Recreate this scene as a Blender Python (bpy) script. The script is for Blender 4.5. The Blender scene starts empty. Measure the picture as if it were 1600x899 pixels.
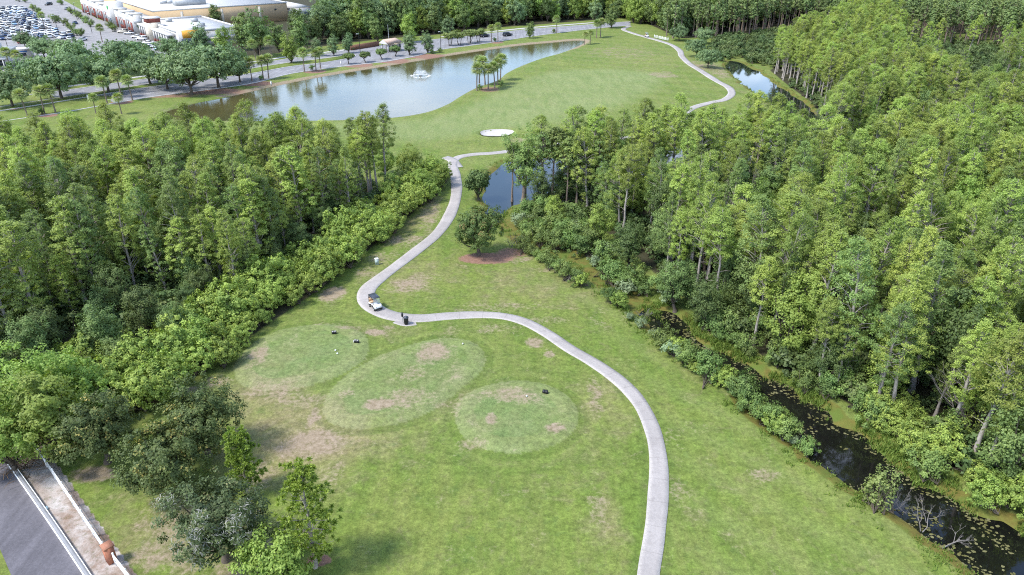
import bpy, bmesh, math, random
import numpy as np
from mathutils import Vector, Matrix

S = bpy.context.scene
C = S.collection
R = math.radians

# ------------------------------------------------------------------ camera
CAM_H, CAM_F, PITCH = 44.0, 1148.0, R(26.5)          # focal length in px of a 1600 px wide frame
cam_d = bpy.data.cameras.new('camera')
cam_d.sensor_fit = 'HORIZONTAL'; cam_d.sensor_width = 36.0
cam_d.lens = 36.0 * CAM_F / 1600.0
cam_d.clip_start = 0.5; cam_d.clip_end = 9000
cam = bpy.data.objects.new('camera', cam_d); C.objects.link(cam)
cam.location = (0, 0, CAM_H); cam.rotation_euler = (R(90) - PITCH, 0, 0)
S.camera = cam

# ------------------------------------------------------------------ sky and sun
SUN_EL, SUN_AZ = R(56), R(-112)      # azimuth measured from +Y towards +X: the sun stands left and a little behind
w = bpy.data.worlds.new('World'); S.world = w; w.use_nodes = True
nt = w.node_tree; nt.nodes.clear()
sky = nt.nodes.new('ShaderNodeTexSky'); sky.sky_type = 'NISHITA'; sky.sun_disc = False
sky.sun_elevation = SUN_EL; sky.sun_rotation = SUN_AZ
sky.air_density = 1.0; sky.dust_density = 0.4; sky.ozone_density = 3.0
bg = nt.nodes.new('ShaderNodeBackground'); bg.inputs['Strength'].default_value = 0.15
wo = nt.nodes.new('ShaderNodeOutputWorld')
# broken white cloud over the whole sky, thicker towards the horizon
def wn(t, **k):
    n_ = nt.nodes.new(t)
    for a_, b_ in k.items(): setattr(n_, a_, b_)
    return n_
tc = wn('ShaderNodeTexCoord'); mpw = wn('ShaderNodeMapping'); mpw.inputs['Scale'].default_value = (1.0, 1.0, 2.6); nt.links.new(tc.outputs['Generated'], mpw.inputs[0])
cn = wn('ShaderNodeTexNoise'); cn.inputs['Scale'].default_value = 2.6; cn.inputs['Detail'].default_value = 7; cn.inputs['Roughness'].default_value = 0.58; nt.links.new(mpw.outputs[0], cn.inputs['Vector'])
sx = wn('ShaderNodeSeparateXYZ'); nt.links.new(tc.outputs['Generated'], sx.inputs[0])
lift = wn('ShaderNodeMapRange'); nt.links.new(sx.outputs['Z'], lift.inputs[0]); lift.inputs[1].default_value = 0.0; lift.inputs[2].default_value = 0.5; lift.inputs[3].default_value = 0.07; lift.inputs[4].default_value = 0.0
ad = wn('ShaderNodeMath', operation='ADD'); nt.links.new(cn.outputs['Fac'], ad.inputs[0]); nt.links.new(lift.outputs[0], ad.inputs[1])
cr = wn('ShaderNodeValToRGB'); cr.color_ramp.elements[0].position = 0.52; cr.color_ramp.elements[1].position = 0.74; nt.links.new(ad.outputs[0], cr.inputs['Fac'])
mxw = wn('ShaderNodeMix', data_type='RGBA'); nt.links.new(cr.outputs['Color'], mxw.inputs[0]); nt.links.new(sky.outputs[0], mxw.inputs[6]); mxw.inputs[7].default_value = (9.0, 9.2, 9.6, 1)
nt.links.new(mxw.outputs[2], bg.inputs['Color']); nt.links.new(bg.outputs[0], wo.inputs['Surface'])
sl = bpy.data.lights.new('sun', 'SUN'); sl.energy = 2.4; sl.angle = R(12.0); sl.color = (1.0, 0.972, 0.92)
so = bpy.data.objects.new('sun', sl); C.objects.link(so)
sd = Vector((math.sin(SUN_AZ) * math.cos(SUN_EL), math.cos(SUN_AZ) * math.cos(SUN_EL), math.sin(SUN_EL)))
so.rotation_euler = (-sd).to_track_quat('-Z', 'Y').to_euler(); so.location = (0, 0, 200)
vs = S.view_settings
vs.view_transform = 'Standard'; vs.look = 'None'; vs.gamma = 1.0; vs.exposure = 1.34; vs.use_curve_mapping = False
cy = S.cycles
cy.max_bounces = 5; cy.diffuse_bounces = 3; cy.glossy_bounces = 3; cy.transmission_bounces = 3; cy.transparent_max_bounces = 6
cy.sample_clamp_indirect = 4.0; cy.caustics_reflective = False; cy.caustics_refractive = False
cy.use_denoising = False; cy.filter_width = 1.1
S.render.engine = 'CYCLES'

# ------------------------------------------------------------------ survey: picture point -> point on the ground
_s, _c = math.sin(PITCH), math.cos(PITCH)
def G(x, y, z=0.0):
    u = (x - 800.0) / CAM_F; v = (y - 449.5) / CAM_F
    k = (CAM_H - z) / (_s + v * _c)
    return (u * k, k * (_c - v * _s))
def GP(pts): return np.array([G(*p) for p in pts])
def to_px(x, y, z):
    d = y * _c + (CAM_H - z) * _s
    return 800 + CAM_F * x / d, 449.5 + CAM_F * ((CAM_H - z) * _c - y * _s) / d

# ------------------------------------------------------------------ numeric helpers
def hash2(ix, iy, seed):
    h = (ix.astype(np.int64) * 374761393 + iy.astype(np.int64) * 668265263 + seed * 1442695041) & 0x7fffffff
    h = ((h ^ (h >> 13)) * 1274126177) & 0x7fffffff
    return ((h ^ (h >> 16)) & 0xffff) / 65535.0
def vnoise(x, y, seed=0):
    ix = np.floor(x); iy = np.floor(y); fx = x - ix; fy = y - iy
    fx = fx * fx * (3 - 2 * fx); fy = fy * fy * (3 - 2 * fy)
    a = hash2(ix, iy, seed); b = hash2(ix + 1, iy, seed); c = hash2(ix, iy + 1, seed); d = hash2(ix + 1, iy + 1, seed)
    return (a * (1 - fx) + b * fx) * (1 - fy) + (c * (1 - fx) + d * fx) * fy
def fbm(x, y, seed=0, oct=4):
    t = 0; a = 0.5; n = 0
    for i in range(oct):
        t = t + a * vnoise(x * 2 ** i, y * 2 ** i, seed + i * 17); n += a; a *= 0.5
    return t / n
def sstep(a, b, x):
    t = np.clip((x - a) / (b - a), 0, 1); return t * t * (3 - 2 * t)
def seg_dist(P, poly, closed):
    d = np.full(len(P), 1e9)
    n = len(poly)
    for i in range(n if closed else n - 1):
        a = poly[i]; b = poly[(i + 1) % n]; ab = b - a
        t = np.clip(((P - a) @ ab) / max(ab @ ab, 1e-9), 0, 1)
        q = a + t[:, None] * ab
        d = np.minimum(d, np.hypot(P[:, 0] - q[:, 0], P[:, 1] - q[:, 1]))
    return d
def inside(P, poly):
    r = np.zeros(len(P), bool); n = len(poly)
    for i in range(n):
        a = poly[i]; b = poly[(i + 1) % n]
        if a[1] == b[1]: continue
        c = ((a[1] > P[:, 1]) != (b[1] > P[:, 1])) & (P[:, 0] < (b[0] - a[0]) * (P[:, 1] - a[1]) / (b[1] - a[1]) + a[0])
        r ^= c
    return r
def sdist(P, poly, reach=30.0):
    """signed distance, positive inside; only worked out near the polygon"""
    lo = poly.min(0) - reach; hi = poly.max(0) + reach
    m = (P[:, 0] > lo[0]) & (P[:, 0] < hi[0]) & (P[:, 1] > lo[1]) & (P[:, 1] < hi[1])
    out = np.full(len(P), -reach)
    if m.any():
        Q = P[m]; d = seg_dist(Q, poly, True); out[m] = np.where(inside(Q, poly), d, -d)
    return out
def smooth_line(pts, step=0.8):
    """Catmull-Rom through the points, resampled evenly"""
    p = np.array(pts, float); p = np.vstack([2 * p[0] - p[1], p, 2 * p[-1] - p[-2]])
    out = []
    for i in range(1, len(p) - 2):
        n = max(2, int(np.linalg.norm(p[i + 1] - p[i]) / step * 2))
        for k in range(n):
            t = k / n
            out.append(0.5 * ((2 * p[i]) + (-p[i - 1] + p[i + 1]) * t + (2 * p[i - 1] - 5 * p[i] + 4 * p[i + 1] - p[i + 2]) * t * t + (-p[i - 1] + 3 * p[i] - 3 * p[i + 1] + p[i + 2]) * t ** 3))
    out.append(p[-2]); out = np.array(out)
    L = np.concatenate([[0], np.cumsum(np.linalg.norm(np.diff(out, axis=0), axis=1))])
    n = max(2, int(L[-1] / step)); s = np.linspace(0, L[-1], n + 1)
    return np.stack([np.interp(s, L, out[:, 0]), np.interp(s, L, out[:, 1])], 1)
def smooth_poly(pts, step=1.0):
    p = [tuple(q) for q in pts]
    k = smooth_line(p[-2:] + p + p[:3], step)
    a = np.array(p[0]); b = np.array(p[-1])
    i0 = np.argmin(np.linalg.norm(k[:len(k) // 2] - a, axis=1))
    h = len(k) // 2
    i1 = h + np.argmin(np.linalg.norm(k[h:] - a, axis=1))
    return k[i0:i1]

# ------------------------------------------------------------------ survey data (picture points)
PATH = [(1011, 960), (1013, 899), (1022, 840), (1028, 780), (1029, 720), (1020, 672), (1000, 630), (970, 597), (930, 568), (890, 545), (855, 522), (820, 504), (785, 495),
        (745, 493), (700, 495), (660, 498.5), (625, 497), (600, 491), (580, 480), (572, 468), (575, 453), (592, 437), (620, 415), (650, 392), (680, 368), (698, 345),
        (710, 318), (713.5, 295), (711, 272), (707, 256), (716, 246), (740, 241), (780, 238), (872, 226), (930, 220), (1000, 214), (1044, 205), (1062, 192), (1080, 172),
        (1109, 162), (1132, 157), (1143, 148), (1138, 138), (1120, 128), (1095, 112), (1075, 100), (1065, 89), (1062, 80), (1050, 71), (1030, 64), (1008, 58), (985, 51), (974, 46), (984, 41)]
POND = [(250, 178), (300, 161), (360, 149), (430, 133), (500, 119), (560, 109), (640, 96), (700, 86), (760, 77), (820, 69), (860, 65.5), (905, 62), (912, 66), (880, 80),
        (845, 90), (815, 101), (792, 112), (776, 124), (742, 136), (716, 150), (700, 160), (670, 172), (630, 180), (580, 184), (520, 186), (440, 187), (350, 187), (290, 186)]
CREEK = [(1010, 488), (1020, 502), (1042, 525), (1075, 552), (1120, 577), (1160, 602), (1185, 642), (1235, 682), (1290, 722), (1340, 758), (1400, 802), (1450, 840), (1500, 872),
         (1560, 915), (1640, 960), (1680, 900), (1610, 835), (1545, 812), (1500, 788), (1470, 768), (1430, 747), (1397, 727), (1372, 700), (1348, 677), (1302, 660), (1288, 641),
         (1250, 622), (1235, 602), (1195, 590), (1172, 571), (1130, 550), (1095, 535), (1070, 507), (1045, 487)]
SWAMP = [(758, 322), (764, 285), (772, 262), (800, 250), (860, 245), (930, 243), (1000, 236), (1060, 228), (1150, 218), (1200, 208), (1225, 192), (1215, 170), (1190, 148), (1160, 128),
         (1138, 108), (1140, 94), (1160, 98), (1195, 118), (1225, 138), (1262, 165), (1285, 190), (1280, 220), (1240, 240), (1150, 250), (1060, 262), (960, 276), (880, 290), (800, 322), (775, 345)]
MARSH = [(775, 330), (830, 340), (870, 365), (930, 395), (1000, 450), (1045, 487), (1010, 495), (955, 470), (905, 430), (850, 400), (800, 380), (770, 350)]
BUNKER = [(748, 209), (758, 205), (778, 203), (800, 204.5), (806, 209), (788, 214.5), (757, 214)]
TEES = [[(378, 590), (376, 570), (395, 545), (430, 524), (475, 514), (520, 513), (555, 522), (568, 538), (562, 560), (535, 580), (490, 597), (440, 606), (400, 605)],
        [(510, 640), (530, 605), (580, 570), (640, 545), (690, 533), (730, 534), (752, 550), (748, 575), (715, 605), (670, 640), (620, 660), (560, 669), (520, 662)],
        [(715, 650), (725, 625), (760, 606), (805, 598), (850, 603), (885, 622), (900, 650), (890, 675), (860, 695), (815, 705), (765, 702), (728, 682)]]
FAIRWAY = [(500, 196), (600, 193), (680, 183), (740, 163), (800, 135), (860, 116), (930, 110), (1000, 113), (1030, 122), (1020, 140), (980, 160), (930, 180), (860, 195), (760, 206), (680, 218), (600, 216), (540, 206)]
ROAD_NEAR_U = [(-120, 194), (0, 174), (90, 160), (180, 145), (240, 136), (330, 124), (397, 115), (452, 105), (506, 98.5), (553, 90)]
ROAD_NEAR_L = [(985, 40), (920, 46), (840, 56), (780, 65), (740, 71), (688, 78), (650, 88), (600, 97), (553, 102), (506, 108), (452, 116), (397, 130), (330, 140), (250, 150), (200, 158), (100, 176), (0, 191), (-120, 212)]
ROAD_FAR_U = [(-120, 172), (0, 154), (100, 142), (220, 125), (330, 112), (397, 101), (452, 92), (506, 85), (553, 77), (600, 71), (680, 62), (740, 56), (780, 51), (840, 45), (920, 39), (985, 34)]
ROAD_FAR_L = [(553, 85), (506, 92), (452, 98.5), (397, 107), (330, 119), (240, 131), (180, 140), (90, 154), (0, 168), (-120, 187)]
HEDGE_EDGE = [(300, 614), (335, 587), (400, 537), (470, 489), (530, 447), (590, 394), (632, 360), (662, 332), (692, 305), (704, 282)]
RIGHT_EDGE = [(815, 300), (900, 332), (960, 372), (1020, 424), (1070, 466), (1150, 532), (1260, 602), (1400, 668), (1500, 738), (1620, 800)]

path_c = smooth_line(GP(PATH), 0.8)
pond_p = smooth_poly(GP(POND), 2.0)
creek_p = smooth_poly(GP(CREEK), 1.0)
swamp_p = smooth_poly(GP(SWAMP), 2.0)
marsh_p = smooth_poly(GP(MARSH), 2.0)
bunker_p = smooth_poly(GP(BUNKER), 1.0)
tees_p = [(lambda p, k: p.mean(0) + (p - p.mean(0)) * k)(smooth_poly(GP(t), 1.0), k) for t, k in zip(TEES, (0.95, 0.92, 0.88))]
fair_p = smooth_poly(GP(FAIRWAY), 3.0)
hedge_l = GP(HEDGE_EDGE)
WATER_Z = -0.38

rng0 = np.random.default_rng(5)
# creek and marsh edges are ragged
def ragged(poly, amp, sc, seed):
    n = np.roll(poly, -1, 0) - np.roll(poly, 1, 0); n = np.stack([n[:, 1], -n[:, 0]], 1) / np.maximum(np.linalg.norm(n, axis=1), 1e-6)[:, None]
    return poly + n * ((fbm(poly[:, 0] / sc, poly[:, 1] / sc, seed, 3) - 0.5) * 2 * amp)[:, None]
creek_p = ragged(creek_p, 1.1, 2.5, 3); swamp_p = ragged(swamp_p, 1.5, 4, 4)

left_wood = np.vstack([hedge_l[::-1], GP([(150, 700), (0, 700)]), [(-75, 40), (-160, 60), (-160, 128), (-100, 124), (-70, 128), (-40, 131), (-18, 129)]])
right_wood = np.vstack([GP(RIGHT_EDGE), [(80, 52), (260, 90), (420, 330)], GP([(1600, 92), (1500, 80), (1420, 62), (1340, 46), (1290, 70), (1240, 88), (1203, 110), (1232, 134), (1268, 160), (1290, 190), (1285, 225), (1240, 246), (1150, 256), (1060, 267), (960, 280), (880, 294)])])
shrub_zone = GP([(802, 345), (825, 318), (900, 345), (1000, 430), (1060, 480), (1035, 492), (990, 470), (930, 425), (870, 390), (815, 372)])
north_wood = np.vstack([GP([(250, 100), (440, 84), (520, 72), (600, 62), (700, 54), (780, 44), (860, 38), (985, 28)]), GP([(1060, 62), (1180, 52)]), [(420, 330), (700, 900), (-400, 900), (-150, 380)]])

def ground_z(P):
    P = np.asarray(P, float).reshape(-1, 2)
    z = np.zeros(len(P))
    golf = sstep(30, 60, P[:, 1]) * (1 - sstep(180, 230, P[:, 1]))
    z += golf * 0.16 * (fbm(P[:, 0] / 17 + 9, P[:, 1] / 17, 21, 2) - 0.5) * 2
    mound = sstep(150, 180, P[:, 1]) * (1 - sstep(260, 300, P[:, 1])) * sstep(-10, 10, P[:, 0]) * (1 - sstep(60, 80, P[:, 0]))
    z += mound * 0.5 * fbm(P[:, 0] / 30, P[:, 1] / 30, 33, 2)
    for t in tees_p:
        z += 0.30 * sstep(-1.6, 0.2, sdist(P, t))
    for p, dep in ((pond_p, 1.3), (creek_p, 1.1), (swamp_p, 1.2)):
        d = sdist(P, p)
        z = z * (1 - sstep(-4, -1, d)) - dep * sstep(-1.8, 2.6, d)
    z -= 0.25 * sstep(-2, 2, sdist(P, marsh_p))
    db = sdist(P, bunker_p); z += 0.22 * np.exp(-((db + 0.8) / 0.9) ** 2) - 0.9 * sstep(-0.1, 1.2, db)
    return z
def gz(x, y): return float(ground_z([(x, y)])[0])

# ------------------------------------------------------------------ mesh helpers
def make_mesh(name, V, F, mat=None, smooth=False, attrs=None):
    """V (n,3); F (m,4) or (m,3) array, or list of such arrays"""
    me = bpy.data.meshes.new(name)
    Fs = F if isinstance(F, list) else [F]
    Fs = [np.asarray(f, np.int32) for f in Fs if len(f)]
    V = np.asarray(V, np.float32)
    me.vertices.add(len(V)); me.vertices.foreach_set('co', V.ravel())
    tot = np.concatenate([np.full(len(f), f.shape[1], np.int32) for f in Fs])
    loops = np.concatenate([f.ravel() for f in Fs])
    st = np.concatenate([[0], np.cumsum(tot)[:-1]]).astype(np.int32)
    me.loops.add(len(loops)); me.loops.foreach_set('vertex_index', loops)
    me.polygons.add(len(tot)); me.polygons.foreach_set('loop_start', st); me.polygons.foreach_set('loop_total', tot)
    if smooth: me.polygons.foreach_set('use_smooth', np.ones(len(tot), bool))
    me.update(calc_edges=True)
    if attrs:
        for k, (dom, typ, val) in attrs.items():
            a = me.attributes.new(k, typ, dom)
            a.data.foreach_set('value' if typ == 'FLOAT' else 'color', np.asarray(val, np.float32).ravel())
    if mat: me.materials.append(mat)
    return me
def link(name, data, parent=None, loc=None, rz=None):
    o = bpy.data.objects.new(name, data); C.objects.link(o)
    if parent is not None: o.parent = parent
    if loc is not None: o.location = loc
    if rz is not None: o.rotation_euler = (0, 0, rz)
    return o
def tag(o, label=None, cat=None, group=None, kind=None):
    if label: o['label'] = label
    if cat: o['category'] = cat
    if group: o['group'] = group
    if kind: o['kind'] = kind
    return o
class MB:
    def __init__(s): s.v = []; s.f4 = []; s.f3 = []; s.n = 0
    def add(s, V, F4=None, F3=None):
        V = np.asarray(V, float)
        if F4 is not None and len(F4): s.f4.append(np.asarray(F4) + s.n)
        if F3 is not None and len(F3): s.f3.append(np.asarray(F3) + s.n)
        s.v.append(V); s.n += len(V); return s
    def box(s, c, d, rz=0.0, top=None, bev=0.0):
        """box by centre and size; top = (sx, sy) shrinks the upper face"""
        x, y, z = np.array(d) / 2.0
        t = top or (1, 1)
        V = np.array([(-x, -y, -z), (x, -y, -z), (x, y, -z), (-x, y, -z), (-x * t[0], -y * t[1], z), (x * t[0], -y * t[1], z), (x * t[0], y * t[1], z), (-x * t[0], y * t[1], z)])
        if rz:
            cs, sn = math.cos(rz), math.sin(rz); V = np.stack([V[:, 0] * cs - V[:, 1] * sn, V[:, 0] * sn + V[:, 1] * cs, V[:, 2]], 1)
        return s.add(V + np.array(c), [(0, 3, 2, 1), (4, 5, 6, 7), (0, 1, 5, 4), (1, 2, 6, 5), (2, 3, 7, 6), (3, 0, 4, 7)])
    def tube(s, pts, rad, n=6, cap=True):
        P = np.array(pts, float); k = len(P)
        rad = np.broadcast_to(np.asarray(rad, float), (k,))
        T = np.gradient(P, axis=0); T /= np.maximum(np.linalg.norm(T, axis=1), 1e-9)[:, None]
        ref = np.array((0, 0, 1.0)) if abs(T[:, 2]).mean() < 0.8 else np.array((1.0, 0, 0))
        A = np.cross(T, ref); A /= np.maximum(np.linalg.norm(A, axis=1), 1e-9)[:, None]; B = np.cross(T, A)
        an = np.linspace(0, 2 * math.pi, n, endpoint=False)
        V = (P[:, None, :] + rad[:, None, None] * (A[:, None, :] * np.cos(an)[None, :, None] + B[:, None, :] * np.sin(an)[None, :, None])).reshape(-1, 3)
        i = np.arange(k - 1)[:, None] * n; j = np.arange(n)[None, :]; j2 = (j + 1) % n
        F = np.stack([i + j, i + j2, i + n + j2, i + n + j], -1).reshape(-1, 4)
        s.add(V, F)
        if cap:
            for r, rev in ((0, True), (k - 1, False)):
                ring = V[r * n:(r + 1) * n]; V2 = np.vstack([ring, ring.mean(0)])
                F3 = [((a + 1) % n, a, n) if not rev else (a, (a + 1) % n, n) for a in range(n)]
                s.add(V2, None, F3)
        return s
    def prism(s, outline, z0, z1):
        """upright prism from a counter-clockwise outline of (x, y)"""
        n = len(outline); o = np.array(outline, float)
        V = np.vstack([np.c_[o, np.full(n, z0)], np.c_[o, np.full(n, z1)]])
        F = [(i, (i + 1) % n, n + (i + 1) % n, n + i) for i in range(n)]
        c = o.mean(0); V = np.vstack([V, [(c[0], c[1], z1)], [(c[0], c[1], z0)]])
        return s.add(V, F, [(n + i, n + (i + 1) % n, 2 * n) for i in range(n)] + [((i + 1) % n, i, 2 * n + 1) for i in range(n)])
    def profile(s, prof, y0, y1, taper=1.0):
        """closed outline in x-z extruded along y (ends slightly narrower than the middle when taper < 1)"""
        n = len(prof); p = np.array(prof, float); c = p.mean(0)
        ys = [y0, y0 + 0.12 * (y1 - y0), y1 - 0.12 * (y1 - y0), y1]; sc = [taper, 1, 1, taper]
        V = np.vstack([np.c_[c[0] + (p[:, 0] - c[0]) * k, np.full(n, y), c[1] + (p[:, 1] - c[1]) * k] for y, k in zip(ys, sc)])
        F = [(r * n + i, r * n + (i + 1) % n, (r + 1) * n + (i + 1) % n, (r + 1) * n + i) for r in range(3) for i in range(n)]
        V = np.vstack([V, [(c[0], y0, c[1])], [(c[0], y1, c[1])]])
        return s.add(V, F, [((i + 1) % n, i, 4 * n) for i in range(n)] + [(3 * n + i, 3 * n + (i + 1) % n, 4 * n + 1) for i in range(n)])
    def mesh(s, name, mat=None, smooth=False):
        F = []
        if s.f4: F.append(np.vstack(s.f4))
        if s.f3: F.append(np.vstack(s.f3))
        return make_mesh(name, np.vstack(s.v), F, mat, smooth)
    def build(s, name, mat, parent=None, smooth=False): return link(name, s.mesh(name, mat, smooth), parent)
def empty(name, loc, rz=0.0, scale=1.0):
    o = bpy.data.objects.new(name, None); o.empty_display_size = 0.3; C.objects.link(o)
    o.location = loc; o.rotation_euler = (0, 0, rz); o.scale = (scale,) * 3 if not hasattr(scale, '__len__') else scale
    return o
def copy_tree(root, loc=None, rz=None, scale=None, parent=None):
    c = root.copy(); C.objects.link(c); c.parent = parent
    if loc is not None: c.location = loc
    if rz is not None: c.rotation_euler = (0, 0, rz)
    if scale is not None: c.scale = (scale,) * 3 if not hasattr(scale, '__len__') else scale
    for ch in root.children: copy_tree(ch, parent=c)
    return c

# ------------------------------------------------------------------ materials
class NT:
    def __init__(s, name):
        s.m = bpy.data.materials.new(name); s.m.use_nodes = True; s.t = s.m.node_tree; s.t.nodes.clear()
        s.out = s.t.nodes.new('ShaderNodeOutputMaterial')
    def n(s, typ, **kw):
        nd = s.t.nodes.new(typ)
        for k, v in kw.items():
            if k.startswith('i_'): nd.inputs[k[2:].replace('_', ' ')].default_value = v
            else: setattr(nd, k, v)
        return nd
    def l(s, a, b): s.t.links.new(a, b)
    def noise(s, co, scale, detail=4, rough=0.55, dist=0.0):
        nd = s.n('ShaderNodeTexNoise'); nd.inputs['Scale'].default_value = scale; nd.inputs['Detail'].default_value = detail
        nd.inputs['Roughness'].default_value = rough; nd.inputs['Distortion'].default_value = dist
        if co is not None: s.l(co, nd.inputs['Vector'])
        return nd.outputs['Fac']
    def ramp(s, fac, stops):
        nd = s.n('ShaderNodeValToRGB'); e = nd.color_ramp.elements
        while len(e) < len(stops): e.new(0.5)
        for k, (p, c) in enumerate(stops):
            e[k].position = p; e[k].color = (c, c, c, 1) if not hasattr(c, '__len__') else (*c, 1)
        s.l(fac, nd.inputs['Fac']); return nd.outputs['Color']
    def mix(s, fac, a, b, mode='MIX'):
        nd = s.n('ShaderNodeMix', data_type='RGBA', blend_type=mode)
        for sock, v in ((nd.inputs[0], fac), (nd.inputs[6], a), (nd.inputs[7], b)):
            if isinstance(v, bpy.types.NodeSocket): s.l(v, sock)
            elif hasattr(v, '__len__'): sock.default_value = (*v, 1)
            else: sock.default_value = v
        return nd.outputs[2]
    def math(s, op, a, b=0.0, clamp=False):
        nd = s.n('ShaderNodeMath', operation=op); nd.use_clamp = clamp
        for sock, v in ((nd.inputs[0], a), (nd.inputs[1], b)):
            if isinstance(v, bpy.types.NodeSocket): s.l(v, sock)
            else: sock.default_value = v
        return nd.outputs[0]
    def bsdf(s, col, rough=0.8, spec=0.3, bump=None, bstr=0.3, bdist=0.05, metallic=0.0):
        b = s.n('ShaderNodeBsdfPrincipled')
        if isinstance(col, bpy.types.NodeSocket): s.l(col, b.inputs['Base Color'])
        else: b.inputs['Base Color'].default_value = (*col, 1)
        if isinstance(rough, bpy.types.NodeSocket): s.l(rough, b.inputs['Roughness'])
        else: b.inputs['Roughness'].default_value = rough
        b.inputs['Specular IOR Level'].default_value = spec; b.inputs['Metallic'].default_value = metallic
        if bump is not None:
            bn = s.n('ShaderNodeBump'); bn.inputs['Strength'].default_value = bstr; bn.inputs['Distance'].default_value = bdist
            s.l(bump, bn.inputs['Height']); s.l(bn.outputs[0], b.inputs['Normal'])
        return b
    def done(s, sh): s.l(sh.outputs[0], s.out.inputs['Surface']); return s.m

def plain(name, col, rough=0.6, spec=0.3, var=0.12, scale=3.0, metallic=0.0, bump=0.0):
    t = NT(name); co = t.n('ShaderNodeTexCoord').outputs['Object']
    f = t.noise(co, scale, 5, 0.6)
    k = t.ramp(f, [(0.25, 1 - var * 1.6), (0.75, 1 + 0.0)])
    c = t.mix(1.0, col, k, 'MULTIPLY')
    return t.done(t.bsdf(c, rough, spec, f if bump else None, bump, 0.02, metallic))

LEAF_K = 2.15
def leaf_mat(name, a, b, hue=0.03, val=0.35, trans=0.32, tip=None):
    """a..b spread over the leaves; every plant shifts a little in hue and value"""
    a, b, tip = [None if c is None else tuple(min(0.5, x * LEAF_K) for x in c) for c in (a, b, tip)]
    t = NT(name)
    lv = t.n('ShaderNodeAttribute', attribute_name='lv').outputs['Fac']
    c = t.mix(lv, a, b)
    if tip is not None:
        c = t.mix(t.ramp(lv, [(0.80, 0.0), (0.95, 1.0)]), c, tip)
    oi = t.n('ShaderNodeObjectInfo').outputs['Random']
    wn = t.n('ShaderNodeTexWhiteNoise', noise_dimensions='1D'); t.l(oi, wn.inputs['W'])
    h = t.n('ShaderNodeHueSaturation')
    mr = t.n('ShaderNodeMapRange'); t.l(oi, mr.inputs[0]); mr.inputs[3].default_value = 0.5 - hue; mr.inputs[4].default_value = 0.5 + hue * 0.35
    mv = t.n('ShaderNodeMapRange'); t.l(wn.outputs['Value'], mv.inputs[0]); mv.inputs[3].default_value = 1 - val; mv.inputs[4].default_value = 1 + val * 0.6
    t.l(mr.outputs[0], h.inputs['Hue']); t.l(mv.outputs[0], h.inputs['Value']); t.l(c, h.inputs['Color'])
    d = t.bsdf(h.outputs[0], 0.55, 0.22)
    tr = t.n('ShaderNodeBsdfTranslucent')
    c2 = t.mix(1.0, h.outputs[0], (1.15, 1.25, 0.55), 'MULTIPLY'); t.l(c2, tr.inputs['Color'])
    mx = t.n('ShaderNodeMixShader'); mx.inputs[0].default_value = trans
    t.l(d.outputs[0], mx.inputs[1]); t.l(tr.outputs[0], mx.inputs[2])
    return t.done(mx)

M = {}
M['bark_grey'] = plain('bark_grey', (0.42, 0.37, 0.325), 0.9, 0.1, 0.3, 2.5)
M['bark_dark'] = plain('bark_dark', (0.14, 0.115, 0.09), 0.9, 0.1, 0.3, 2.5)
M['bark_pine'] = plain('bark_pine', (0.27, 0.21, 0.17), 0.9, 0.1, 0.3, 2.0)
M['dead'] = plain('dead_wood', (0.25, 0.225, 0.20), 0.9, 0.1, 0.25, 4.0)
M['cypress'] = leaf_mat('cypress_leaf', (0.080, 0.114, 0.025), (0.186, 0.232, 0.054), 0.022, 0.34, 0.36)
M['cypress_dark'] = leaf_mat('cypress_deep_leaf', (0.052, 0.082, 0.025), (0.122, 0.163, 0.046), 0.020, 0.28, 0.32)
M['pine_far'] = leaf_mat('far_pine_leaf', (0.064, 0.098, 0.037), (0.132, 0.170, 0.058), 0.02, 0.28, 0.28)
M['broad'] = leaf_mat('broadleaf', (0.036, 0.060, 0.020), (0.088, 0.124, 0.036), 0.02, 0.35, 0.25)
M['broad_light'] = leaf_mat('light_broadleaf', (0.066, 0.108, 0.022), (0.142, 0.190, 0.042), 0.025, 0.25, 0.34)
M['hedge'] = leaf_mat('hedge_leaf', (0.058, 0.094, 0.020), (0.185, 0.235, 0.050), 0.014, 0.20, 0.30)
M['oak'] = leaf_mat('oak_leaf', (0.021, 0.036, 0.014), (0.060, 0.080, 0.030), 0.015, 0.1, 0.2, tip=(0.12, 0.115, 0.05))
M['oak_yellow'] = leaf_mat('oak_fresh_leaf', (0.022, 0.036, 0.012), (0.068, 0.088, 0.025), 0.012, 0.1, 0.22, tip=(0.19, 0.16, 0.045))
M['live_oak'] = leaf_mat('live_oak_leaf', (0.045, 0.075, 0.034), (0.10, 0.145, 0.06), 0.02, 0.22, 0.22)
M['needle'] = leaf_mat('pine_needle', (0.062, 0.098, 0.016), (0.150, 0.185, 0.034), 0.01, 0.1, 0.3)
M['shrub'] = leaf_mat('shrub_leaf', (0.04, 0.068, 0.02), (0.105, 0.148, 0.038), 0.025, 0.35, 0.25)
M['undergrowth'] = leaf_mat('undergrowth_shaded_leaf', (0.026, 0.046, 0.016), (0.068, 0.096, 0.03), 0.03, 0.3, 0.2)  # darker than the shrub leaf: canopy shade put into the leaf colour
M['shrub_grey'] = leaf_mat('grey_shrub_leaf', (0.07, 0.10, 0.052), (0.14, 0.175, 0.09), 0.02, 0.2, 0.22)
M['willow'] = leaf_mat('willow_leaf', (0.062, 0.085, 0.026), (0.125, 0.150, 0.048), 0.01, 0.15, 0.32)
M['palm'] = leaf_mat('palm_leaf', (0.075, 0.115, 0.035), (0.17, 0.19, 0.07), 0.02, 0.22, 0.22)
M['rust_tree'] = leaf_mat('rusty_leaf', (0.024, 0.044, 0.013), (0.070, 0.098, 0.026), 0.01, 0.1, 0.25, tip=(0.13, 0.085, 0.035))
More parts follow.
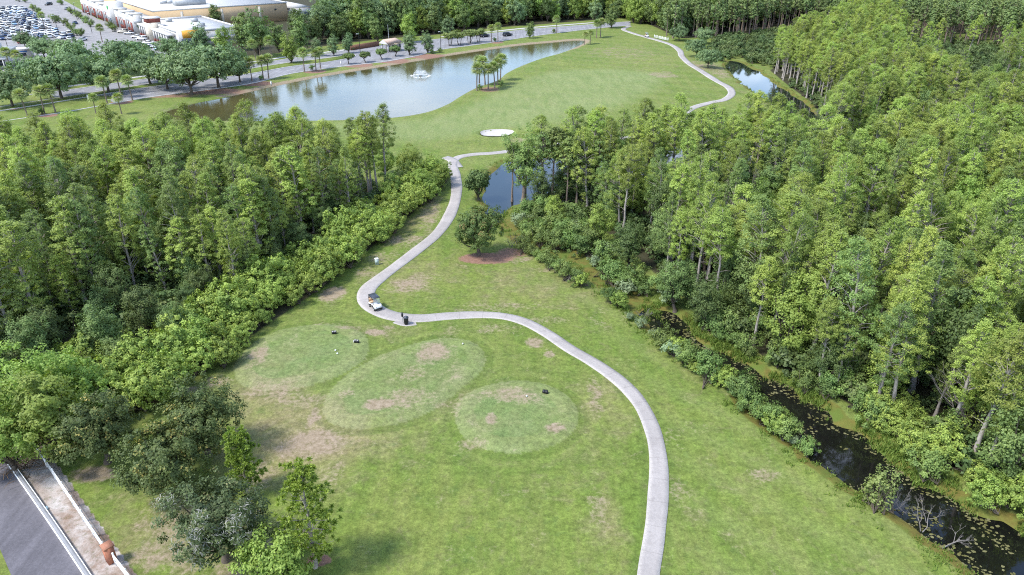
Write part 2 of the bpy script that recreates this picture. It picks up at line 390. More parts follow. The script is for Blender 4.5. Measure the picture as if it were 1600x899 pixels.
M['moss'] = leaf_mat('moss', (0.10, 0.10, 0.085), (0.19, 0.18, 0.16), 0.0, 0.1, 0.2)
M['blade'] = leaf_mat('grass_blade', (0.055, 0.095, 0.016), (0.13, 0.165, 0.036), 0.02, 0.2, 0.32)
M['white'] = plain('white_paint', (0.80, 0.79, 0.77), 0.45, 0.4, 0.06, 4)
M['black'] = plain('black_plastic', (0.018, 0.018, 0.02), 0.45, 0.4, 0.1, 5)
M['tyre'] = plain('rubber', (0.022, 0.022, 0.023), 0.85, 0.2, 0.1, 5)
M['glass'] = plain('dark_glass', (0.03, 0.04, 0.05), 0.08, 0.6, 0.05, 2)
M['concrete'] = plain('concrete', (0.50, 0.48, 0.46), 0.85, 0.2, 0.16, 1.4, bump=0.1)
M['steel'] = plain('painted_steel', (0.55, 0.56, 0.57), 0.4, 0.5, 0.08, 3, 0.4)

# ground
def ground_mat():
    t = NT('turf_and_soil')
    co = t.n('ShaderNodeTexCoord').outputs['Object']
    a1 = t.n('ShaderNodeAttribute', attribute_name='m1'); s1 = t.n('ShaderNodeSeparateColor'); t.l(a1.outputs['Color'], s1.inputs[0])
    a2 = t.n('ShaderNodeAttribute', attribute_name='m2'); s2 = t.n('ShaderNodeSeparateColor'); t.l(a2.outputs['Color'], s2.inputs[0])
    dirt, tee, wood = s1.outputs; mulch, dry, fair = s2.outputs
    marsh = a1.outputs['Alpha']; litter = a2.outputs['Alpha']
    big = t.noise(co, 0.045, 4, 0.6, 0.6); mid = t.noise(co, 0.32, 5, 0.65, 0.4); fine = t.noise(co, 2.2, 6, 0.75); vf = t.noise(co, 7.0, 3, 0.8)
    mp = t.n('ShaderNodeMapping'); t.l(co, mp.inputs[0]); mp.inputs['Rotation'].default_value = (0, 0, R(38)); mp.inputs['Scale'].default_value = (0.5, 0.09, 1)
    streak = t.noise(mp.outputs[0], 1.0, 4, 0.6)
    g = t.mix(t.ramp(big, [(0.36, 0), (0.64, 1)]), (0.110, 0.164, 0.028), (0.162, 0.194, 0.044))
    g = t.mix(t.math('MULTIPLY', t.ramp(mid, [(0.38, 0), (0.68, 1)]), 0.7), g, (0.085, 0.130, 0.026))
    g = t.mix(t.math('MULTIPLY', t.ramp(streak, [(0.42, 0), (0.66, 1)]), 0.55), g, (0.175, 0.185, 0.056))
    # thin straw-coloured patches where the dry mask says so, broken up by noise
    clump0 = t.ramp(t.noise(co, 1.3, 4, 0.7), [(0.35, 0), (0.65, 1)])
    dd = t.math('ADD', dry, t.math('MULTIPLY', t.math('SUBTRACT', mid, 0.5), 1.3))
    g = t.mix(t.math('MULTIPLY', t.ramp(dd, [(0.34, 0), (0.95, 1)]), 0.85), g, t.mix(clump0, (0.20, 0.165, 0.075), (0.27, 0.215, 0.125)))
    clump = t.noise(co, 0.9, 5, 0.7, 0.6)
    g = t.mix(1.0, g, t.ramp(clump, [(0.3, 0.74), (0.7, 1.2)]), 'MULTIPLY')
    g = t.mix(t.math('MULTIPLY', t.ramp(t.noise(co, 0.55, 5, 0.7, 0.8), [(0.54, 0), (0.72, 1)]), 0.45), g, (0.18, 0.155, 0.08))
    g = t.mix(t.math('MULTIPLY', t.ramp(t.noise(co, 0.7, 4, 0.7, 0.3), [(0.56, 0), (0.72, 1)]), 0.45), g, (0.078, 0.125, 0.036))
    g = t.mix(t.math('MULTIPLY', fair, 0.92), g, t.mix(t.ramp(streak, [(0.35, 0), (0.65, 1)]), (0.148, 0.190, 0.066), (0.200, 0.228, 0.094)))
    teec = t.mix(t.ramp(mid, [(0.4, 0), (0.66, 1)]), (0.126, 0.174, 0.058), (0.176, 0.204, 0.082))
    a3 = t.n('ShaderNodeAttribute', attribute_name='m3'); s3 = t.n('ShaderNodeSeparateColor'); t.l(a3.outputs['Color'], s3.inputs[0]); rim, lush, pale = s3.outputs
    g = t.mix(t.math('MULTIPLY', lush, 0.42), g, (0.066, 0.108, 0.022))
    g = t.mix(t.math('MULTIPLY', pale, 0.45), g, (0.190, 0.215, 0.075))
    g = t.mix(t.math('MULTIPLY', tee, t.ramp(t.noise(co, 0.22, 4, 0.6, 0.5), [(0.36, 0.62), (0.62, 1.0)])), g, teec)
    g = t.mix(t.math('MULTIPLY', rim, 1.15, True), g, (0.24, 0.262, 0.135))
    g = t.mix(1.0, g, t.ramp(fine, [(0.22, 0.46), (0.78, 1.46)]), 'MULTIPLY')
    g = t.mix(1.0, g, t.ramp(vf, [(0.2, 0.62), (0.8, 1.36)]), 'MULTIPLY')
    dcol = t.mix(t.ramp(fine, [(0.3, 0), (0.7, 1)]), (0.17, 0.125, 0.075), (0.32, 0.25, 0.185))
    dcol = t.mix(t.ramp(vf, [(0.58, 0), (0.75, 0.7)]), dcol, (0.40, 0.335, 0.28))
    dm = t.math('ADD', dirt, t.math('ADD', t.math('MULTIPLY', t.math('SUBTRACT', fine, 0.5), 1.9), t.math('MULTIPLY', t.math('SUBTRACT', mid, 0.5), 1.6)))
    g = t.mix(t.math('MULTIPLY', t.ramp(dm, [(0.26, 0), (0.82, 1)]), 0.92), g, dcol)
    mcol = t.mix(t.ramp(fine, [(0.3, 0), (0.7, 1)]), (0.10, 0.078, 0.022), (0.15, 0.145, 0.034))
    mcol = t.mix(t.ramp(mid, [(0.45, 0), (0.62, 1)]), mcol, (0.095, 0.13, 0.026))
    g = t.mix(t.ramp(t.math('ADD', marsh, t.math('MULTIPLY', t.math('SUBTRACT', mid, 0.5), 0.8)), [(0.35, 0), (0.6, 1)]), g, mcol)
    ucol = t.mix(t.ramp(fine, [(0.3, 0), (0.7, 1)]), (0.16, 0.085, 0.06), (0.27, 0.165, 0.12))
    g = t.mix(t.ramp(t.math('ADD', mulch, t.math('MULTIPLY', t.math('SUBTRACT', fine, 0.5), 1.0)), [(0.4, 0), (0.6, 1)]), g, ucol)
    lcol = t.mix(t.ramp(mid, [(0.38, 0), (0.62, 1)]), t.mix(t.ramp(fine, [(0.3, 0), (0.7, 1)]), (0.14, 0.09, 0.06), (0.27, 0.19, 0.14)), t.mix(t.ramp(fine, [(0.3, 0), (0.7, 1)]), (0.32, 0.29, 0.26), (0.50, 0.46, 0.43)))
    g = t.mix(t.ramp(t.math('ADD', litter, t.math('MULTIPLY', t.math('SUBTRACT', fine, 0.5), 1.3)), [(0.35, 0), (0.7, 1)]), g, lcol)
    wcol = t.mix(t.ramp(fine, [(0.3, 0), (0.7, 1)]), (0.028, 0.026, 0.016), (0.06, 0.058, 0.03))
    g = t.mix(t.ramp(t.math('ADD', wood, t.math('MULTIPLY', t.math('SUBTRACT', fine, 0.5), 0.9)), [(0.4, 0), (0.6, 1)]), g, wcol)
    hgt = t.math('ADD', t.math('MULTIPLY', fine, 0.7), t.math('MULTIPLY', vf, 0.5))
    return t.done(t.bsdf(g, 0.92, 0.12, hgt, 0.55, 0.12))
M['ground'] = ground_mat()

def water_mat(name, col, rough, bump, bscale, spec=0.5):
    t = NT(name); co = t.n('ShaderNodeTexCoord').outputs['Object']
    f = t.noise(co, bscale, 4, 0.6, 0.3); d = t.noise(co, 0.05, 3, 0.5)
    c = t.mix(1.0, col, t.ramp(d, [(0.3, 0.7), (0.7, 1.25)]), 'MULTIPLY')
    b = t.bsdf(c, rough, spec, f, bump, 0.06); b.inputs['IOR'].default_value = 1.55
    return t.done(b)
M['pond'] = water_mat('pond_water', (0.075, 0.066, 0.026), 0.05, 0.35, 1.3)
M['creek'] = water_mat('creek_water', (0.006, 0.006, 0.005), 0.03, 0.05, 1.2)
M['swamp'] = water_mat('swamp_water', (0.010, 0.013, 0.012), 0.02, 0.05, 1.0)

def asphalt(name, col, lo=0.85, hi=1.15):
    t = NT(name); co = t.n('ShaderNodeTexCoord').outputs['Object']
    a = t.noise(co, 0.25, 5, 0.65, 0.5); b = t.noise(co, 6.0, 3, 0.7)
    mp = t.n('ShaderNodeMapping'); t.l(co, mp.inputs[0]); mp.inputs['Rotation'].default_value = (0, 0, R(-33)); mp.inputs['Scale'].default_value = (1.1, 0.06, 1)
    st = t.noise(mp.outputs[0], 1.0, 3, 0.6)
    c = t.mix(1.0, col, t.ramp(a, [(0.3, lo), (0.7, hi)]), 'MULTIPLY'); c = t.mix(1.0, c, t.ramp(b, [(0.25, 0.8), (0.75, 1.18)]), 'MULTIPLY')
    c = t.mix(1.0, c, t.ramp(st, [(0.35, 0.82), (0.65, 1.1)]), 'MULTIPLY')
    return t.done(t.bsdf(c, 0.9, 0.2, b, 0.2, 0.02))
M['asphalt'] = asphalt('asphalt', (0.115, 0.108, 0.118))
M['asphalt_pale'] = asphalt('worn_asphalt', (0.21, 0.207, 0.214))
M['lot'] = asphalt('parking_asphalt', (0.24, 0.23, 0.225))
def path_mat():
    t = NT('path_concrete'); co = t.n('ShaderNodeTexCoord').outputs['Object']
    a = t.noise(co, 0.35, 5, 0.65, 0.4); b = t.noise(co, 5.0, 4, 0.75)
    ed = t.n('ShaderNodeAttribute', attribute_name='edge').outputs['Fac']
    sl_ = t.n('ShaderNodeAttribute', attribute_name='slab').outputs['Fac']
    c = t.mix(t.ramp(a, [(0.3, 0), (0.7, 1)]), (0.275, 0.25, 0.233), (0.345, 0.315, 0.295))
    c = t.mix(t.math('MULTIPLY', t.ramp(t.math('ADD', ed, t.math('MULTIPLY', t.math('SUBTRACT', b, 0.5), 0.5)), [(0.66, 0), (0.95, 1)]), 0.55), c, (0.43, 0.40, 0.365))
    c = t.mix(1.0, c, t.ramp(b, [(0.25, 0.84), (0.75, 1.14)]), 'MULTIPLY')
    c = t.mix(1.0, c, t.ramp(sl_, [(0.0, 0.93), (1.0, 1.05)]), 'MULTIPLY')
    al = t.n('ShaderNodeAttribute', attribute_name='along').outputs['Fac']
    fr = t.math('FRACT', t.math('DIVIDE', al, 2.9)); jt = t.math('LESS_THAN', fr, 0.028)
    c = t.mix(t.math('MULTIPLY', jt, 0.3), c, (0.14, 0.125, 0.11))
    mp = t.n('ShaderNodeMapping'); t.l(co, mp.inputs[0]); mp.inputs['Scale'].default_value = (1, 1, 1)
    stn = t.noise(co, 1.1, 5, 0.7, 0.9); c = t.mix(t.math('MULTIPLY', t.ramp(stn, [(0.54, 0), (0.72, 1)]), 0.5), c, (0.20, 0.175, 0.16))
    return t.done(t.bsdf(c, 0.88, 0.2, b, 0.15, 0.02))
M['path'] = path_mat()
def sand_mat():
    t = NT('sand'); co = t.n('ShaderNodeTexCoord').outputs['Object']; a = t.noise(co, 0.8, 4, 0.6)
    return t.done(t.bsdf(t.mix(a, (0.36, 0.33, 0.30), (0.47, 0.44, 0.41)), 0.95, 0.1, a, 0.3, 0.1))
M['sand'] = sand_mat()

# ================================================================== the ground
def build_ground():
    az = np.concatenate([np.linspace(-180, -46, 28)[:-1], np.arange(-46, 46.01, 0.18), np.linspace(46, 180, 28)[1:-1]])
    rr = [0.0, 10, 20, 28]
    while rr[-1] < 520: rr.append(rr[-1] + min(max(0.0042 * rr[-1], 0.24), 3.0))
    rr += [540, 570, 620, 700, 850, 1100, 1500, 2200, 3500, 6000]
    rr = np.array(rr)
    A, Rr = np.meshgrid(np.radians(az), rr)
    X = (Rr * np.sin(A)).ravel(); Y = (Rr * np.cos(A)).ravel()
    P = np.stack([X, Y], 1)
    Z = ground_z(P)
    n, m = len(az), len(rr)
    i = np.arange(m - 1)[:, None] * n; j = np.arange(n)[None, :]; j2 = (j + 1) % n
    F = np.stack([i + j, i + j2, i + n + j2, i + n + j], -1).reshape(-1, 4)[:, ::-1]
    dirt = np.zeros(len(P)); dry = np.zeros(len(P)); mulch = np.zeros(len(P)); litter = np.zeros(len(P))
    def blob(arr, cx, cy, rx, ry, k, soft=0.55):
        gx, gy = G(cx, cy); sc = (gy * _c + CAM_H * _s) / CAM_F
        wx = rx * sc; wy = abs(G(cx, cy - ry)[1] - G(cx, cy + ry)[1]) / 2
        q = np.hypot((X - gx) / wx, (Y - gy) / wy)
        np.maximum(arr, k * (1 - sstep(1 - soft, 1 + soft, q)), out=arr)
    for b in [(520, 460, 20, 11, .95), (640, 447, 32, 12, .62), (662, 436, 26, 9, .5), (615, 455, 16, 7, .4), (585, 520, 16, 5, .9), (545, 514, 24, 4, .55), (508, 508, 20, 4, .5), (608, 512, 12, 4, .55),
              (675, 555, 27, 17, .75), (640, 588, 26, 13, .55), (592, 636, 24, 9, .95), (540, 620, 16, 8, .5), (495, 690, 46, 20, .9), (487, 655, 8, 18, .8), (470, 705, 40, 16, .55), (520, 738, 26, 18, .5),
              (430, 612, 46, 14, .5), (403, 560, 14, 24, .62), (470, 625, 44, 12, .45), (650, 625, 40, 18, .42), (640, 632, 70, 8, .35), (800, 622, 54, 14, .52), (768, 657, 9, 11, .72), (868, 672, 16, 8, .8), (742, 696, 30, 9, .55),
              (716, 632, 8, 22, .4), (835, 536, 13, 9, .75), (858, 553, 8, 7, .7), (770, 515, 30, 8, .35), (800, 478, 60, 6, .38), (930, 618, 12, 42, .42), (932, 790, 18, 26, .4), (1065, 770, 16, 22, .36), (1190, 742, 30, 10, .34),
              (638, 375, 34, 12, .55), (600, 402, 26, 9, .55), (672, 335, 16, 26, .6), (575, 425, 20, 10, .4), (870, 420, 40, 10, .4), (800, 402, 36, 12, .5), (860, 500, 30, 7, .36), (1050, 690, 14, 20, .3),
              (345, 595, 22, 9, .7), (300, 610, 20, 8, .6), (150, 742, 34, 12, .95), (300, 840, 70, 55, .62), (250, 800, 40, 30, .55), (390, 880, 60, 40, .6), (410, 740, 24, 26, .55), (235, 870, 40, 26, .6),
              (812, 220, 20, 4, .5), (1035, 118, 22, 5, .6), (1090, 105, 14, 8, .6), (970, 82, 60, 10, .3), (1120, 110, 24, 14, .5), (490, 655, 12, 6, .8), (760, 485, 60, 3, .3), (960, 500, 40, 20, .22), (700, 570, 20, 60, .2)]:
        blob(dirt, *b)
    for b in [(420, 600, 90, 60, .95), (660, 590, 110, 50, .6), (800, 640, 90, 40, .7), (480, 680, 130, 75, 1.0), (600, 690, 90, 40, .6), (700, 620, 60, 60, .6), (950, 640, 60, 60, .6), (640, 430, 80, 40, .6), (840, 440, 150, 50, .55), (900, 700, 90, 160, .42), (1180, 780, 170, 120, .34),
              (650, 330, 60, 60, .5), (860, 160, 160, 26, .35), (1000, 90, 90, 30, .45), (260, 830, 160, 100, .6), (1120, 620, 120, 90, .3), (600, 520, 120, 20, .5), (950, 820, 60, 60, .5), (1190, 150, 40, 30, .6)]:
        blob(dry, *b, .8)
    for b in [(760, 404, 44, 9, .95), (498, 876, 20, 10, .9), (800, 395, 30, 10, .6), (640, 345, 10, 10, .4),
              (74, 181, 16, 3, .9), (190, 160, 20, 4, .7), (400, 131, 28, 4, .9), (492, 112, 18, 3, .9), (560, 102, 24, 4, .9), (610, 95, 30, 4, .9), (660, 88, 40, 3.5, .9), (775, 66, 12, 2.5, .9), (240, 150, 90, 4, .6), (330, 143, 60, 6, .7), (455, 100, 9, 2, .8), (150, 146, 60, 3, .6), (20, 170, 20, 3, .6), (765, 140, 20, 5, .6)]:
        blob(mulch, *b)
    # the bare strip between the kerb wall and the rail fence, and the verge under the pond bank
    strip = GP([(20, 690), (41, 690), (194, 914), (135, 914)]); np.maximum(litter, sstep(-1.1, 0.5, sdist(P, strip, 8)), out=litter)
    tee = np.zeros(len(P))
    for k, t in enumerate(tees_p):
        d = sdist(P, t, 8); tee = np.maximum(tee, sstep(-0.15, 0.25, d) * (1.0, .9, 1.0)[k])
        pass
    rim = np.zeros(len(P)); lush = np.zeros(len(P)); pale = np.zeros(len(P))
    for k, t in enumerate(tees_p):
        d = sdist(P, t, 14)
        rim = np.maximum(rim, np.exp(-((d - 0.2) / 0.19) ** 2) * (0.45 + 0.55 * fbm(X / 2.0, Y / 2.0, 88 + k, 2)))
        out_ = (d < -0.3) & (d > -13)
        ring = 0.5 + 0.5 * np.cos((-d - 1.0) * 2 * math.pi / 2.3)
        lush = np.maximum(lush, 1.15 * sstep(-2.0, -0.9, d) * (1 - sstep(-0.3, 0.0, d)) * (0.4 + 0.6 * fbm(X / 4, Y / 4, 92, 2)))
        lush = np.maximum(lush, np.where(out_, ring * (1 - sstep(1.0, 8.5, -d)) * (0.35 + 0.65 * fbm(X / 5, Y / 5, 91, 3)) * 1.1, 0))
        pale = np.maximum(pale, np.where(out_, (1 - ring) * (1 - sstep(1.0, 7.0, -d)) * sstep(1.2, 2.0, -d) * 0.35, 0))
    dpth = seg_dist(P[(Y < 190)], path_c[path_c[:, 1] < 200], False); near = np.zeros(len(P)); near[Y < 190] = np.exp(-((dpth - 1.15) / 0.35) ** 2) * fbm(X[Y < 190] / 1.5, Y[Y < 190] / 1.5, 93, 2) * 1.5
    lush = np.clip(np.maximum(lush, near), 0, 1)
    # mown passes along the creek lawn
    pas = 0.5 + 0.5 * np.sin((X * 0.70 + Y * 0.71) * 2 * math.pi / 4.4 + 2.0 * fbm(X / 20, Y / 20, 95, 2)); lawn = sstep(-2, 6, X - np.interp(Y, [40, 60, 80, 110], [12, 13, 8, -6])) * (1 - sstep(105, 125, Y))
    pale = np.maximum(pale, lawn * pas * 0.6)
    fpas = 0.5 + 0.5 * np.sin((X * 0.32 + Y * 0.95) * 2 * math.pi / 9.0 + 1.6 * fbm(X / 40, Y / 40, 97, 2)); pale = np.maximum(pale, fpas * sstep(135, 150, Y) * 0.55)
    fair = sstep(-5.0, 4.0, sdist(P, fair_p)) * (0.7 + 0.3 * fbm(X / 8, Y / 8, 99, 2))
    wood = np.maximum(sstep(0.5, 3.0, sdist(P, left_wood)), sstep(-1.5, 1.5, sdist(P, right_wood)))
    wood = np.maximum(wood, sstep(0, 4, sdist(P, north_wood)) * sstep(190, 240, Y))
    marsh = np.maximum(sstep(-1, 2, sdist(P, marsh_p)), 0.0)
    dc = sdist(P, creek_p); side = sstep(-0.5, 1.5, sdist(P, right_wood)) > 0
    right_of_creek = dc > -6
    marsh = np.maximum(marsh, sstep(-2.2, -0.6, dc)); marsh = np.maximum(marsh, sstep(-2.5, -0.5, sdist(P, swamp_p)))
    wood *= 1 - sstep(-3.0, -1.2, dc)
    dp = sdist(P, pond_p); north = Y > 205 + 0.32 * (X + 95)
    dirt = np.maximum(dirt, 0.95 * sstep(-3.0, -1.8, dp) * np.where(Y > np.interp(X, [-110, -20, 30], [190, 250, 300]), 1, 0.25))
    for a in (dirt, dry, mulch): a *= 1 - wood
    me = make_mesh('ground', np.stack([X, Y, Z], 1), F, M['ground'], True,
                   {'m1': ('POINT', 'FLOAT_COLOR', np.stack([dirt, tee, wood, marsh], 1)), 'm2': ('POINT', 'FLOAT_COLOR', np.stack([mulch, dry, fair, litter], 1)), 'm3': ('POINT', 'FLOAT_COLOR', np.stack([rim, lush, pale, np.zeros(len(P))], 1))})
    return tag(link('ground', me), kind='structure')
build_ground()

def sheet(name, poly, z, mat, skirt=0.0):
    """flat sheet from an outline, tessellated, optional skirt downwards"""
    from mathutils.geometry import tessellate_polygon
    P = [Vector((p[0], p[1], 0)) for p in poly]
    tri = np.array(tessellate_polygon([P]))
    V = np.array([(p[0], p[1], z) for p in poly]); n = len(V)
    a = V[tri[:, 0]]; b = V[tri[:, 1]]; c = V[tri[:, 2]]
    flip = np.cross(b - a, c - a)[:, 2] < 0; tri[flip] = tri[flip][:, ::-1]
    Fs = [tri]
    if skirt:
        V = np.vstack([V, V - (0, 0, skirt)]); i = np.arange(n); j = (i + 1) % n
        Fs.append(np.stack([i, i + n, j + n, j], 1))
    return tag(link(name, make_mesh(name, V, Fs, mat)), kind='structure')

def grow(poly, d):
    nrm = np.roll(poly, -1, 0) - np.roll(poly, 1, 0); nrm = np.stack([nrm[:, 1], -nrm[:, 0]], 1) / np.maximum(np.linalg.norm(nrm, axis=1), 1e-6)[:, None]
    area = 0.5 * np.sum(poly[:, 0] * np.roll(poly[:, 1], -1) - np.roll(poly[:, 0], -1) * poly[:, 1])
    return poly + nrm * (d if area > 0 else -d)
sheet('pond', grow(pond_p, 1.2), WATER_Z, M['pond'])
sheet('creek', grow(creek_p, 0.9), WATER_Z + 0.012, M['creek'])
sheet('swamp_water', grow(swamp_p, 1.0), WATER_Z + 0.024, M['swamp'])

def ribbon(name, cl, width, mat, lift=0.05, cross=4):
    n = len(cl); T = np.gradient(cl, axis=0); T /= np.linalg.norm(T, axis=1)[:, None]; N = np.stack([-T[:, 1], T[:, 0]], 1)
    wd = np.broadcast_to(np.asarray(width, float), (n,)); wob = (fbm(np.arange(n) * 0.11, np.zeros(n), 7, 3) - 0.5) * 0.22
    us = np.linspace(-1, 1, cross + 1); rows = []
    offs = np.concatenate([[-1.0], us, [1.0]])
    for k, u in enumerate(offs):
        p = cl + N * (u * (wd / 2 + wob))[:, None]; z = ground_z(p) + lift
        if k in (0, len(offs) - 1): z = z - 0.16
        rows.append(np.c_[p, z])
    # keep the slab level across its width
    V = np.stack(rows, 1); V[:, 1:-1, 2] = V[:, 1:-1, 2].max(1, keepdims=True) * 0.6 + V[:, 1:-1, 2] * 0.4
    c = len(offs); V = V.reshape(-1, 3); i = np.arange(n - 1)[:, None] * c; j = np.arange(c - 1)[None, :]
    F = np.stack([i + j, i + j + 1, i + c + j + 1, i + c + j], -1).reshape(-1, 4)
    e = np.tile(np.abs(offs), n); F = F[:, ::-1]
    sl_ = np.random.default_rng(2).random(n // 4 + 2)[np.arange(n) // 4].repeat(c)
    o = link(name, make_mesh(name, V, F, mat, False, {'edge': ('POINT', 'FLOAT', e), 'slab': ('POINT', 'FLOAT', sl_), 'along': ('POINT', 'FLOAT', np.concatenate([[0], np.cumsum(np.linalg.norm(np.diff(cl, axis=0), axis=1))]).repeat(c))}))
    return tag(o, kind='structure')
wid = np.interp(np.arange(len(path_c)), [int(np.argmin(np.linalg.norm(path_c - np.array(G(*q)), axis=1))) for q in [(1013, 899), (1000, 630), (785, 495), (660, 498), (600, 491), (572, 468), (600, 430), (690, 355), (713, 295), (900, 222), (1143, 148)]], [1.8, 1.6, 1.65, 1.85, 2.2, 2.35, 1.95, 1.85, 2.0, 1.9, 2.2])
ribbon('cart_path', path_c, wid, M['path'], 0.06)
# flare of the junction by the swamp, and the pull-out pad by the ball washer
ribbon('path_spur', smooth_line(GP([(716, 262), (706, 250), (694, 246)]), 0.5), 2.2, M['path'], 0.052)
ribbon('path_pad', smooth_line(GP([(618, 503), (634, 507.5), (650, 506)]), 0.5), 1.1, M['path'], 0.05)
def bunker():
    o = ragged(grow(bunker_p, -0.2), 0.7, 3.0, 14); c = o.mean(0); n = len(o); V = []; F = []
    for k, s in enumerate((1.0, 0.97, 0.9, 0.78, 0.6, 0.4, 0.2)):
        p = c + (o - c) * s; dep = (0.16, 0.05, -0.16, -0.30, -0.38, -0.42, -0.42)[k]
        V.append(np.c_[p, np.maximum(ground_z(p), -0.3) * 0 + dep + 0.06 * (fbm(p[:, 0] / 1.5, p[:, 1] / 1.5, 15, 2) - 0.5) + 0.05])
        if k: F.append(np.stack([np.arange(n) + (k - 1) * n, (np.arange(n) + 1) % n + (k - 1) * n, (np.arange(n) + 1) % n + k * n, np.arange(n) + k * n], 1))
    V = np.vstack(V + [[(c[0], c[1], -0.38)]]); F = np.vstack(F)
    a_, b_, c_ = V[F[0, 0]], V[F[0, 1]], V[F[0, 2]]
    T = np.stack([np.arange(n) + 6 * n, (np.arange(n) + 1) % n + 6 * n, np.full(n, 7 * n)], 1)
    if np.cross(b_ - a_, c_ - a_)[2] < 0: F = F[:, ::-1]; T = T[:, ::-1]
    return tag(link('sand_bunker', make_mesh('sand_bunker', V, [F, T], M['sand'], True)), kind='structure')
bunker()

# boulevard, median, kerbs, verge path, parking lot
road = sheet('boulevard', np.vstack([GP(ROAD_FAR_U), GP(ROAD_NEAR_L)]), 0.02, M['asphalt_pale'])
med = np.vstack([GP(ROAD_FAR_L), GP(ROAD_NEAR_U)])
MB_ = MB()
med_o = sheet('median', med, 0.15, M['ground'], 0.16)
for k_ in ('m1', 'm2', 'm3'): med_o.data.attributes.new(k_, 'FLOAT_COLOR', 'POINT').data.foreach_set('color', np.zeros(4 * len(med_o.data.vertices), np.float32))
def kerb(name, pts, wdt=0.4, h=0.14):
    cl = smooth_line(GP(pts), 4.0); T = np.gradient(cl, axis=0); T /= np.linalg.norm(T, axis=1)[:, None]; N = np.stack([-T[:, 1], T[:, 0]], 1)
    n = len(cl); V = np.stack([np.c_[cl - N * wdt / 2, np.zeros(n)], np.c_[cl - N * wdt / 2, np.full(n, h)], np.c_[cl + N * wdt / 2, np.full(n, h)], np.c_[cl + N * wdt / 2, np.zeros(n)]], 1).reshape(-1, 3)
    i = np.arange(n - 1)[:, None] * 4; j = np.arange(3)[None, :]
    F = np.stack([i + j, i + j + 1, i + 4 + j + 1, i + 4 + j], -1).reshape(-1, 4)[:, ::-1]
    return tag(link(name, make_mesh(name, V, F, M['concrete'])), kind='structure')
kerb('kerb', ROAD_NEAR_L); kerb('kerb', ROAD_FAR_U); kerb('kerb', ROAD_NEAR_U + ROAD_FAR_L[:1], h=0.19); kerb('kerb', ROAD_FAR_L, h=0.19)
side_path = [(250, 112), (397, 97), (440, 90), (470, 87), (540, 78)]
cl = smooth_line(GP(side_path), 3.0)
ribbon('sidewalk', cl, 1.8, M['concrete'], 0.05, 1)
ribbon('sidewalk', smooth_line(GP([(0, 148), (100, 136), (220, 120), (300, 110)]), 3.0), 1.8, M['concrete'], 0.05, 1)
ribbon('sidewalk', smooth_line(GP([(690, 58), (760, 50.5), (840, 42.5), (930, 35.5)]), 3.0), 2.2, M['concrete'], 0.05, 1)
# lane lines
def lane(pts, dash=True):
    cl = smooth_line(GP(pts), 1.0); mb = MB(); n = len(cl); T = np.gradient(cl, axis=0); T /= np.linalg.norm(T, axis=1)[:, None]; N = np.stack([-T[:, 1], T[:, 0]], 1)
    for k in range(0, n - 4, 12 if dash else 3):
        a, b = cl[k], cl[min(k + 3, n - 1)]; q = N[k] * 0.08
        mb.add([(*(a - q), 0.026), (*(b - q), 0.026), (*(b + q), 0.026), (*(a + q), 0.026)], [(0, 3, 2, 1)])
    return tag(mb.build('lane_marking', M['white']), kind='structure')
lane([(0, 182), (100, 168), (200, 151), (330, 132), (452, 110), (506, 103), (560, 96)])
lane([(0, 161), (100, 148), (220, 130), (397, 104), (506, 88.5), (553, 81)])
lane([(690, 70), (780, 58), (840, 50.5), (920, 42.5)], False)
lot_poly = GP([(-60, 125), (60, 116), (150, 108), (235, 104), (270, 96), (330, 84), (250, 62), (153, 30), (95, -2), (-80, -25), (-150, 60)])
sheet('parking_lot', lot_poly, 0.012, M['lot'])
# service road at the lower left with its turf verge
ROADL = [(-40, 655), (0, 704), (30, 745), (70, 802), (105, 853), (137, 901), (160, 936)]
rl = GP(ROADL); rl2 = rl - np.array([4.6, -1.0])
lr = smooth_line(rl, 1.0)
sheet('service_road', np.vstack([lr + (0.1, 0), GP([(20, 905), (0, 858), (-40, 800), (-110, 700)])]), 0.10, M['asphalt'])

